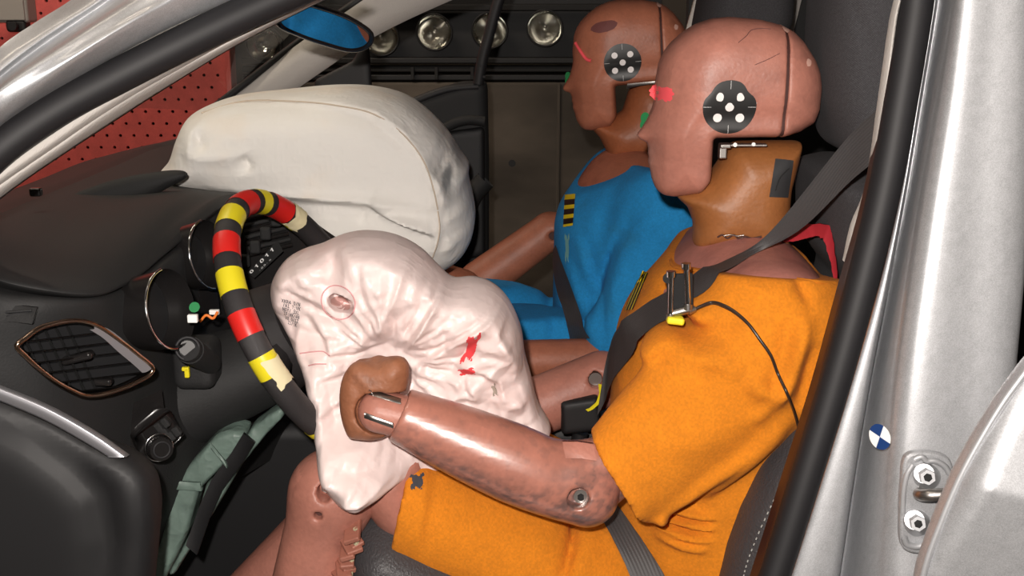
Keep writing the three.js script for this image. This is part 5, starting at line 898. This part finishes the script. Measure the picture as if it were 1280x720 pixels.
  const zfH = (() => { const p = head.geometry.attributes.position, g = new Map(); for (let i = 0; i < p.count; i++) { const k = Math.round(p.getX(i) / 0.004) + ',' + Math.round(p.getY(i) / 0.004); g.set(k, Math.max(g.get(k) ?? -1, p.getZ(i))); } return (x, y) => g.get(Math.round(x / 0.004) + ',' + Math.round(y / 0.004)) ?? 0.04; })();
  const zs = map2([-0.12, -0.12], [0.12, 0.12], 0.004, (x, y) => zfH(x, y), 1);
  const add = (name, geo, mat, label) => { const m = new THREE.Mesh(geo, mat); m.name = name; m.userData.label = label; m.castShadow = m.receiveShadow = true; h2.add(m); };
  add('target_sticker', disc(0, 0, 0.0322, zs, 0.0016, 14, 64), src.material, 'round black target with five white dots');
  add('chalk_mark', tube([[-0.076, 0.036], [-0.07, 0.024], [-0.06, 0.009], [-0.052, 0.006]].map(([x, y]) => V(x, y, zs(x, y) + 0.0002)), 0.0028, 20, 8), M.pinkChalk, 'pink chalk stroke on the brow');
  add('scrape', disc(-0.028, 0.062, (a) => 0.009 * 0.023 / Math.hypot(0.009 * Math.cos(a - 0.15), 0.023 * Math.sin(a - 0.15)) * (1 + 0.1 * N3(Math.cos(a) * 2, Math.sin(a) * 2, 1)), zs, 0.0014, 4, 30), std({ color: C(0.16, 0.05, 0.045), roughness: 0.7, side: THREE.DoubleSide }), 'dark scrape on the temple');
  const np = pillow({ pts: traced([[740, 150], [737, 158], [750, 172], [762, 198], [845, 205], [852, 100], [800, 100], [786, 112], [778, 138], [758, 150]], ZP), zm: ZP, W: 0.058, R: 0.055, p: 2.1, c: 0.004, smooth: false, blur: 3 });
  const neck = part('neck_shield', np.geo, M.skinDeep3, dummyP, 'reddish tan neck shield');
  part('neck_bracket', slab([[784, 107], [800, 103], [822, 100]].map(([x, y]) => [at(x, y - 3, ZP + 0.062), at(x, y + 4, ZP + 0.062)]), V(0, 0, -0.004)), M.steel, dummyP, 'metal bracket behind the jaw');
}

// ------------------------------------------------------------------ airbags
{
  const q = [[209, 213], [224, 192], [232, 168], [245, 142], [262, 131], [292, 121], [350, 114], [420, 108], [470, 111], [510, 124], [555, 163], [578, 198], [586, 208], [585, 222], [590, 245], [594, 272], [588, 300], [575, 318], [553, 331], [520, 338], [470, 350], [420, 340], [385, 300], [372, 258], [340, 246], [295, 238], [240, 231], [228, 224]];
  const za = -1.93, big = folds([
    [[[240, 150], [262, 134], [300, 127], [360, 126], [420, 131], [468, 142], [505, 168], [530, 202], [544, 240], [547, 264]], 0.009, 0.009],
    [[[255, 158], [300, 138], [360, 136], [418, 141], [462, 152], [495, 176], [520, 208]], -0.007, 0.016],
    [[[250, 236], [320, 244], [380, 247], [440, 251], [500, 257], [546, 263]], 0.009, 0.008], [[[300, 252], [400, 258], [470, 262], [540, 272]], -0.006, 0.012],
    [[[548, 262], [549, 290], [540, 325]], 0.007, 0.006], [[[460, 258], [490, 274], [520, 286], [546, 296]], 0.02, 0.022, 's'], [[[455, 262], [450, 280]], -0.004, 0.006],
    [[[238, 166], [246, 178], [252, 190]], -0.01, 0.01], [[[300, 196], [308, 206], [312, 216]], -0.009, 0.009], [[[226, 200], [270, 198], [312, 192]], 0.005, 0.01], [[[240, 152], [236, 180], [232, 200]], 0.008, 0.012],
    [[[545, 222], [560, 190], [552, 180]], -0.02, 0.012], [[[556, 250], [566, 215], [562, 190]], -0.016, 0.01], [[[540, 215], [552, 240], [556, 262]], 0.012, 0.008], [[[572, 250], [580, 225], [570, 200]], 0.012, 0.008], [[[560, 300], [580, 290], [590, 270]], -0.008, 0.009], [[[552, 280], [575, 272], [592, 262]], 0.008, 0.01], [[[553, 320], [570, 306], [586, 300]], 0.006, 0.008], [[[556, 305], [570, 298], [582, 288]], 0.006, 0.006],
    [[[420, 128], [470, 120], [520, 150]], -0.006, 0.016], [[[430, 118], [490, 130], [540, 172], [566, 210]], 0.006, 0.014], [[[500, 158], [530, 168], [560, 190]], -0.006, 0.01], [[[340, 118], [345, 126], [330, 134]], 0.005, 0.007], [[[510, 165], [540, 168], [560, 176]], 0.005, 0.007],
  ], za, [-0.65, 0.6], [0.1, 1.4], 0.004, 'c');
  const pl = pillow({ pts: traced(q, -2.1), zm: -2.1, W: 0.17, Wb: 0.2, R: 0.095, p: 2.7, c: 0.005, smooth: true, blur: 4, front: (x, y) => 2.2 * big(x, y) + 0.003 * fbm(x * 12, y * 12, 1, 3) + 0.012 * (facets(x, y, 22, 3) - 0.5) * sstep(-0.3, -0.02, x + (y - 1.1) * 0.5) + 0.004 * (facets(x + 0.4, y, 14, 5) - 0.5) });
  paint(pl.geo, (x, y, z) => { const s = at(560, 212, -2.0), g = Math.exp(-(((x - s.x) / 0.022) ** 2) - ((y - s.y) / 0.055) ** 2) * sstep(-0.2, 0.1, fbm(x * 60, y * 22, 4)); const p = sstep(0.0, 0.3, fbm(x * 9, y * 9, z * 9)) * 0.4; const a = stainMix(p, [1, 1, 1], [1.02, 0.93, 0.84]); return stainMix(g, a, [0.36, 0.38, 0.4]); });
  const bag = thing('airbag', 'large inflated white airbag over the far side of the dashboard', 'airbag', at(400, 345, -2.1));
  part('bag_cushion', pl.geo, M.bag, bag);
  const seamL = (pts) => tube(pts.map(([x, y]) => hitOff(x, y, pl.fn, 0.0012, -1.95)), 0.0014, 70, 5);
  const thr = std({ color: C(0.62, 0.52, 0.42), roughness: 0.9 });
  part('seam', seamL([[252, 142], [300, 128], [360, 127], [420, 132], [468, 143], [505, 169], [530, 203], [543, 240], [547, 262]]), thr, bag); part('seam', seamL([[547, 264], [549, 285], [546, 305], [538, 328]]), thr, bag);
}
let driverBag;
{
  const q = [[340, 358], [345, 342], [358, 324], [380, 312], [400, 306], [425, 295], [450, 290], [480, 292], [505, 300], [528, 314], [548, 334], [566, 349], [590, 348], [612, 354], [630, 368], [642, 386], [652, 412], [656, 440], [664, 470], [673, 505], [689, 536], [681, 542], [660, 545], [620, 562], [560, 574], [520, 572], [500, 570], [470, 584], [440, 599], [425, 602], [415, 596], [410, 583], [411, 565], [407, 545], [400, 515], [393, 480], [386, 455], [372, 430], [356, 402], [344, 380]];
  const za = -1.34;
  const big = folds([
    [[[562, 352], [545, 375], [528, 402], [512, 428], [502, 448]], 0.03, 0.03, 's'], [[[690, 520], [600, 420]], 0, 0.01],
    [[[640, 380], [600, 405], [560, 432], [525, 458], [512, 475]], 0.018, 0.02, 's'], [[[632, 376], [598, 396], [556, 424], [520, 450]], 0.012, 0.008],
    [[[660, 470], [640, 440], [625, 415], [640, 395]], 0.012, 0.014, 's'], [[[610, 410], [590, 430], [575, 450], [565, 466]], -0.014, 0.012], [[[566, 462], [590, 462], [610, 470], [625, 480], [632, 510]], 0.014, 0.008], [[[575, 470], [600, 473], [615, 484], [622, 505]], -0.01, 0.008],
    [[[405, 325], [414, 340], [408, 356]], -0.012, 0.012], [[[430, 330], [432, 350], [440, 366]], 0.01, 0.008], [[[510, 325], [502, 350], [492, 376], [480, 400], [472, 428]], 0.011, 0.007], [[[500, 330], [490, 365], [476, 400]], -0.006, 0.008],
    [[[372, 378], [400, 392], [420, 410], [450, 432]], -0.012, 0.009], [[[366, 370], [398, 384], [430, 404], [462, 430]], 0.011, 0.01], [[[376, 400], [392, 418], [408, 440], [416, 462]], -0.012, 0.008], [[[388, 398], [404, 420], [416, 445]], 0.011, 0.008],
    [[[445, 392], [455, 415], [466, 434]], -0.006, 0.008], [[[410, 446], [440, 448], [470, 440], [500, 430]], -0.014, 0.01], [[[420, 432], [450, 436], [480, 436]], 0.01, 0.008], [[[388, 452], [410, 450], [432, 456]], 0.008, 0.006], [[[535, 370], [545, 355], [552, 345]], -0.008, 0.007], [[[540, 345], [538, 370], [540, 392]], 0.008, 0.006],
    [[[392, 460], [404, 500], [412, 545], [418, 590]], 0.012, 0.012], [[[410, 470], [420, 510], [428, 545]], -0.012, 0.01], [[[420, 560], [440, 556], [470, 560], [500, 562]], -0.012, 0.01], [[[414, 575], [428, 565], [432, 552]], 0.01, 0.007], [[[440, 590], [458, 566], [470, 556]], 0.009, 0.009], [[[416, 588], [460, 588], [500, 568]], 0.01, 0.006],
    [[[520, 470], [540, 480], [570, 480], [600, 500]], 0.008, 0.01], [[[576, 480], [584, 495], [582, 515]], -0.008, 0.006], [[[640, 520], [660, 510], [680, 536]], 0.01, 0.01], [[[660, 520], [650, 500], [645, 480]], -0.008, 0.008], [[[575, 380], [578, 365], [585, 352]], 0.009, 0.009], [[[560, 400], [590, 398], [615, 385]], -0.006, 0.008], [[[360, 350], [380, 340], [395, 330]], 0.006, 0.01], [[[350, 365], [362, 372], [380, 378]], -0.008, 0.007],
  ], za, [-0.45, 0.2], [0.55, 1.2], 0.0022, 'c');
  const P2 = (x, y) => traced([[x, y]], za)[0], bumps = [[455, 355, 80, 0.045], [600, 420, 60, 0.02], [425, 560, 55, 0.075], [400, 490, 45, 0.05], [470, 592, 60, 0.1], [640, 500, 50, 0.012], [540, 520, 60, 0.012]].map(([x, y, r, a]) => [...P2(x, y), r / 1050, a]), vh = P2(427, 379), gp = P2(488, 452);
  const pl = pillow({ pts: traced(q, -1.42), zm: -1.42, W: 0.045, Wb: 0.05, R: 0.02, p: 2, c: 0.0023, smooth: true, blur: 1, far: 0.22, front: (x, y) => {
    let s = big(x, y) * 1.0 + 0.03 * (facets(x, y, 15, 1) - 0.5) + 0.02 * (facets(x * 0.8 + y * 0.6, y * 0.8 - x * 0.6, 32, 2) - 0.5) + 0.009 * (facets(x * 0.6 - y * 0.8, y * 0.6 + x * 0.8, 70, 4) - 0.5); for (const [a, b, r, k] of bumps) s += k * Math.exp(-((x - a) ** 2 + (y - b) ** 2) / (r * r));
    const ga = Math.atan2(y - gp[1], x - gp[0]), gr = Math.hypot(x - gp[0], y - gp[1]), tri = (q) => Math.abs((q - Math.floor(q)) * 2 - 1); s += (0.011 * tri(ga * 2.3 + 0.5 * N3(gr * 14, ga * 1.5, 3)) + 0.006 * tri(ga * 5.1 + 0.8 * N3(gr * 20, ga * 2, 8))) * Math.exp(-gr / 0.13) * sstep(0.02, 0.06, gr);
    const u = (x - vh[0]) * 0.9 - (y - vh[1]) * 0.35, v = (x - vh[0]) * 0.35 + (y - vh[1]) * 0.9; return s - 0.03 * sstep(1.15, 0.85, Math.hypot(u / 0.0145, v / 0.010));
  } });
  driverBag = pl;
  paint(pl.geo, (x, y, z) => { const k = sstep(0.05, 0.4, fbm(x * 14, y * 14, z * 14)) * 0.35; return stainMix(k, [1, 1, 1], [1, 0.88, 0.87]); });
  const bag = thing('airbag', 'crumpled pinkish airbag hanging deflated over the steering wheel', 'airbag', at(500, 600, -1.43));
  part('bag_cloth', pl.geo, M.nylon, bag);
  const on = (x, y, l = 0.0006) => hitOff(x, y, pl.fn, l, -1.36), seamM = std({ color: C(0.72, 0.36, 0.37), roughness: 0.9 });
  part('vent_seam', tube(Array.from({ length: 22 }, (_, i) => { const a = i / 22 * Math.PI * 2; return on(423 + 21 * Math.cos(a) + 3 * Math.sin(a), 378 + 21 * Math.sin(a)); }), 0.0008, 80, 5, true), seamM, bag, 'ring of pink stitching round the vent hole');
  { // darker pink disc lying in the recess of the vent hole
    const pos = [], idx = []; for (let i = 0; i <= 6; i++) for (let j = 0; j < 36; j++) { const a = j / 36 * Math.PI * 2, r = Math.max(i / 6, 0.01) * (1 + 0.08 * Math.sin(3 * a)), u = 13.5 * r * Math.cos(a), v = 8.5 * r * Math.sin(a), p = on(426 + u * 0.93 - v * 0.36, 379 + u * 0.36 + v * 0.93, 0.0008); pos.push(p.x, p.y, p.z); if (i) { const k = (j + 1) % 36, o = (i - 1) * 36; idx.push(o + j, o + k, o + 36 + k, o + j, o + 36 + k, o + 36 + j); } }
    const g = new THREE.BufferGeometry(); g.setAttribute('position', new THREE.Float32BufferAttribute(pos, 3)); g.setIndex(idx); g.computeVertexNormals();
    part('vent_hole', boxUV(g), std({ color: C(0.55, 0.34, 0.31), roughness: 0.8, side: THREE.DoubleSide }), bag, 'vent hole with a darker pink disc inside');
  }
  part('seam', tube([[375, 442], [390, 440], [405, 440], [412, 444]].map(([x, y]) => on(x, y)), 0.0008, 30, 5), seamM, bag); part('seam', tube([[386, 457], [396, 455], [408, 455]].map(([x, y]) => on(x, y)), 0.0008, 30, 5), seamM, bag);
  const chalk = std({ color: C(0.8, 0.06, 0.07), roughness: 0.9, alphaMap: ragged, transparent: true, side: THREE.DoubleSide });
  part('chalk_mark', patch([[584, 422], [603, 415], [592, 451], [573, 456]], 6, 8, pl.fn, 0.0009, -1.36), chalk, bag, 'red chalk smear'); part('chalk_mark', patch([[571, 462], [592, 459], [597, 467], [574, 470]], 6, 4, pl.fn, 0.0009, -1.36), chalk, bag, 'small red chalk smear');
  part('tear', patch([[613, 483], [619, 477], [624, 494], [616, 496]], 4, 5, pl.fn, 0.0009, -1.36), std({ color: C(0.35, 0.29, 0.24), roughness: 0.9, alphaMap: ragged, transparent: true, side: THREE.DoubleSide }), bag, 'small brownish tear');
  const cv = document.createElement('canvas'); cv.width = 256; cv.height = 256; const c = cv.getContext('2d'); c.fillStyle = '#000'; c.fillRect(0, 0, 256, 256); c.fillStyle = '#fff'; c.font = 'bold 46px monospace'; ['XKR4 0/N', '/AI 7:VK', 'N0Y/ 3XL', 'IF:HK/4N', ' VX 0/IZ', '  ZI/:K '].forEach((s, i) => c.fillText(s, 16 + (i % 2) * 8, 40 + i * 40));
  const at1 = new THREE.CanvasTexture(cv);
  part('printed_stamp', patch([[350, 372], [378, 378], [374, 412], [354, 404]], 10, 10, pl.fn, 0.0008, -1.37), std({ color: C(0.05, 0.045, 0.06), roughness: 0.8, alphaMap: at1, transparent: true, side: THREE.DoubleSide }), bag, 'block of small black stamped characters');
}

// ------------------------------------------------------------------ belts, load cell, cable, buckle
const onDriver = (x, y, z) => Math.min(shirtFn(x, y, z), torsoSkin(x, y, z), shortsSurface(x, y, z));
function strap(U, Lw, fn, lift, fixed, n = 50, across = 4, minZ) {
  const c2 = (p) => new THREE.CatmullRomCurve3(p.map(([x, y]) => V(x, y, 0)), false, 'centripetal'), u = c2(U), l = c2(Lw), rows = [];
  for (let i = 0; i <= n; i++) {
    const a = u.getPoint(i / n), b = l.getPoint(i / n), r = [];
    for (let j = 0; j <= across; j++) { const x = mix(a.x, b.x, j / across), y = mix(a.y, b.y, j / across), zf = fixed ? fixed(i / n, j / across) : null; r.push(zf != null ? at(x, y, zf) : hitOff(x, y, fn, lift, minZ)); }
    rows.push(r);
  }
  for (let k = 0; k < 9; k++) {                                        // pull the webbing taut, then push it back out of the cloth
    const s = rows.map((r) => r.map((p) => p.clone()));
    for (let i = 1; i < rows.length - 1; i++) for (let j = 0; j <= across; j++) { rows[i][j] = s[i][j].clone().multiplyScalar(0.4).add(s[i - 1][j].clone().multiplyScalar(0.3)).add(s[i + 1][j].clone().multiplyScalar(0.3)); }
    for (const r of rows) for (let j = 1; j < across; j++) r[j].lerp(r[0].clone().lerp(r[across], j / across), 0.35);
    if (!k || k > 5) for (const r of rows) for (const p of r) { for (let q = 0; q < 3; q++) { const d = fn(p.x, p.y, p.z); if (d < lift) p.add(gradOf(fn, p).multiplyScalar((lift - d) * 0.8)); } }
  }
  return slab(rows, V(0.0004, -0.0004, -0.0016));
}
{
  const b = thing('seat_belt', 'dark grey seat belt across the orange shirt', 'seat belt', at(860, 560, -1.35));
  const U = [[1112, 122], [1086, 146], [1063, 167], [1030, 208], [1000, 246], [972, 280], [940, 312], [900, 334], [873, 344], [830, 371], [788, 400], [768, 422], [758, 446], [752, 482]], Lo = [[1100, 196], [1078, 214], [1060, 229], [1036, 254], [1014, 276], [990, 295], [950, 316], [907, 350], [869, 381], [830, 408], [795, 443], [772, 474], [757, 502], [746, 520]];
  part('shoulder_belt', strap(U, Lo, onDriver, 0.0045, (t, s) => { if (t < 0.5) return mix(-1.235, -1.375, t / 0.5) + s * 0.004; return null; }, 70, 4, -1.5), M.belt, b);
  part('lap_belt', strap([[742, 640], [752, 655], [770, 688], [790, 730], [805, 770]], [[772, 628], [782, 640], [806, 674], [836, 722], [856, 765]], onDriver, 0.004, null, 30, 4, -1.34), M.belt, b);
  const pb = thing('seat_belt', 'brownish black seat belt across the blue shirt', 'seat belt', at(715, 420, -2.1));
  part('shoulder_belt', strap([[694, 312], [693, 330], [697, 358], [704, 392], [712, 424]], [[697, 306], [703, 325], [715, 355], [727, 390], [739, 422]], (x, y, z) => Math.min(pShirt(x, y, z), pShorts(x, y, z)), 0.004, null, 24, 3, -2.12), M.belt, pb);
  const lc = thing('belt_load_cell', 'chrome load cell with yellow end clamped on the shoulder belt', 'load cell', at(850, 400, -1.31));
  const z0 = Math.max(...[[850, 372], [868, 388], [844, 398], [860, 392]].map(([x, y]) => hit(x, y, onDriver)?.z ?? -1.34)), A = (x, y, d) => at(x, y, z0 + d);
  for (const [a, c] of [[[839, 344], [838, 394]], [[858, 334], [860, 382]]]) { part('clamp_rod', bar(A(...a, 0.012), A(...c, 0.014), 0.0034, 0.0034, 18), M.chrome, lc); part('rod_head', bar(A(a[0], a[1] - 5, 0.012), A(a[0], a[1] + 2, 0.012), 0.006, 0.006, 6), M.chrome, lc); part('rod_foot', bar(A(c[0], c[1] - 2, 0.014), A(c[0], c[1] + 5, 0.014), 0.0055, 0.0055, 6), M.steel, lc); }
  part('crossbar', bar(A(840, 392, 0.012), A(864, 386, 0.012), 0.005, 0.005, 14), M.steel, lc); part('side_nut', bar(A(835, 348, 0.002), A(835, 348, 0.014), 0.006, 0.006, 18), M.dash, lc); part('clamp_plate', box(A(850, 366, 0.004), 0.03, 0.046, 0.006, 0.002, new THREE.Quaternion().setFromAxisAngle(V(0, 0, 1), 0.05)), M.dash, lc);
  part('yellow_end', box(A(844, 400, 0.016), 0.02, 0.0085, 0.016, 0.003, new THREE.Quaternion().setFromAxisAngle(V(0, 0, 1), -0.12)), M.yellowBlock, lc, 'yellow painted end');
  part('plug', bar(A(860, 389, 0.014), A(869, 386, 0.012), 0.005, 0.0036, 14), M.steel, lc);
  const cb = thing('sensor_cable', 'thin brown cable curving from the load cell down the orange sleeve', 'cable', at(990, 540, -1.25));
  const cp = [[868, 387], [878, 382], [892, 380], [906, 383], [920, 391], [936, 405], [950, 424], [962, 443], [974, 467], [983, 491], [990, 514], [997, 536]].map(([x, y], i) => (i > 1 ? hitOff(x, y, onDriver, 0.004, -1.24) : A(x, y, i ? 0.01 : 0.012)));
  part('cable', tube(cp, 0.0019, 90, 10), M.cable, cb); part('cable', tube(cp.map((p, i) => p.clone().add(V(0.0012, -0.0028 * Math.min(1, i / 3), 0.0002))), 0.0009, 90, 8), M.cable, cb);
  const bk = thing('belt_buckle', 'black belt buckle with yellow tag between the two seats', 'buckle', at(725, 545, -1.65));
  const k = [[700, 504], [748, 497], [754, 540], [702, 546]];
  part('buckle_housing', pillow({ pts: traced(k, -1.625), zm: -1.64, W: 0.016, R: 0.012, p: 3, c: 0.003, smooth: false }).geo, M.black, bk);
  part('yellow_tag', slab([[748, 480], [749, 492], [745, 503], [737, 510], [732, 512]].map(([x, y], i) => [at(x, y, -1.612), at(x + 5 - i * 0.5, y + 1 + i * 0.4, -1.608)]), V(0, 0, -0.001)), M.tapeYellow, bk, 'curled yellow tag');
  part('stalk', bar(at(726, 540, -1.65), at(700, 640, -1.66), 0.012, 0.012, 14), M.black, bk);
}

renderer.render(scene, camera);
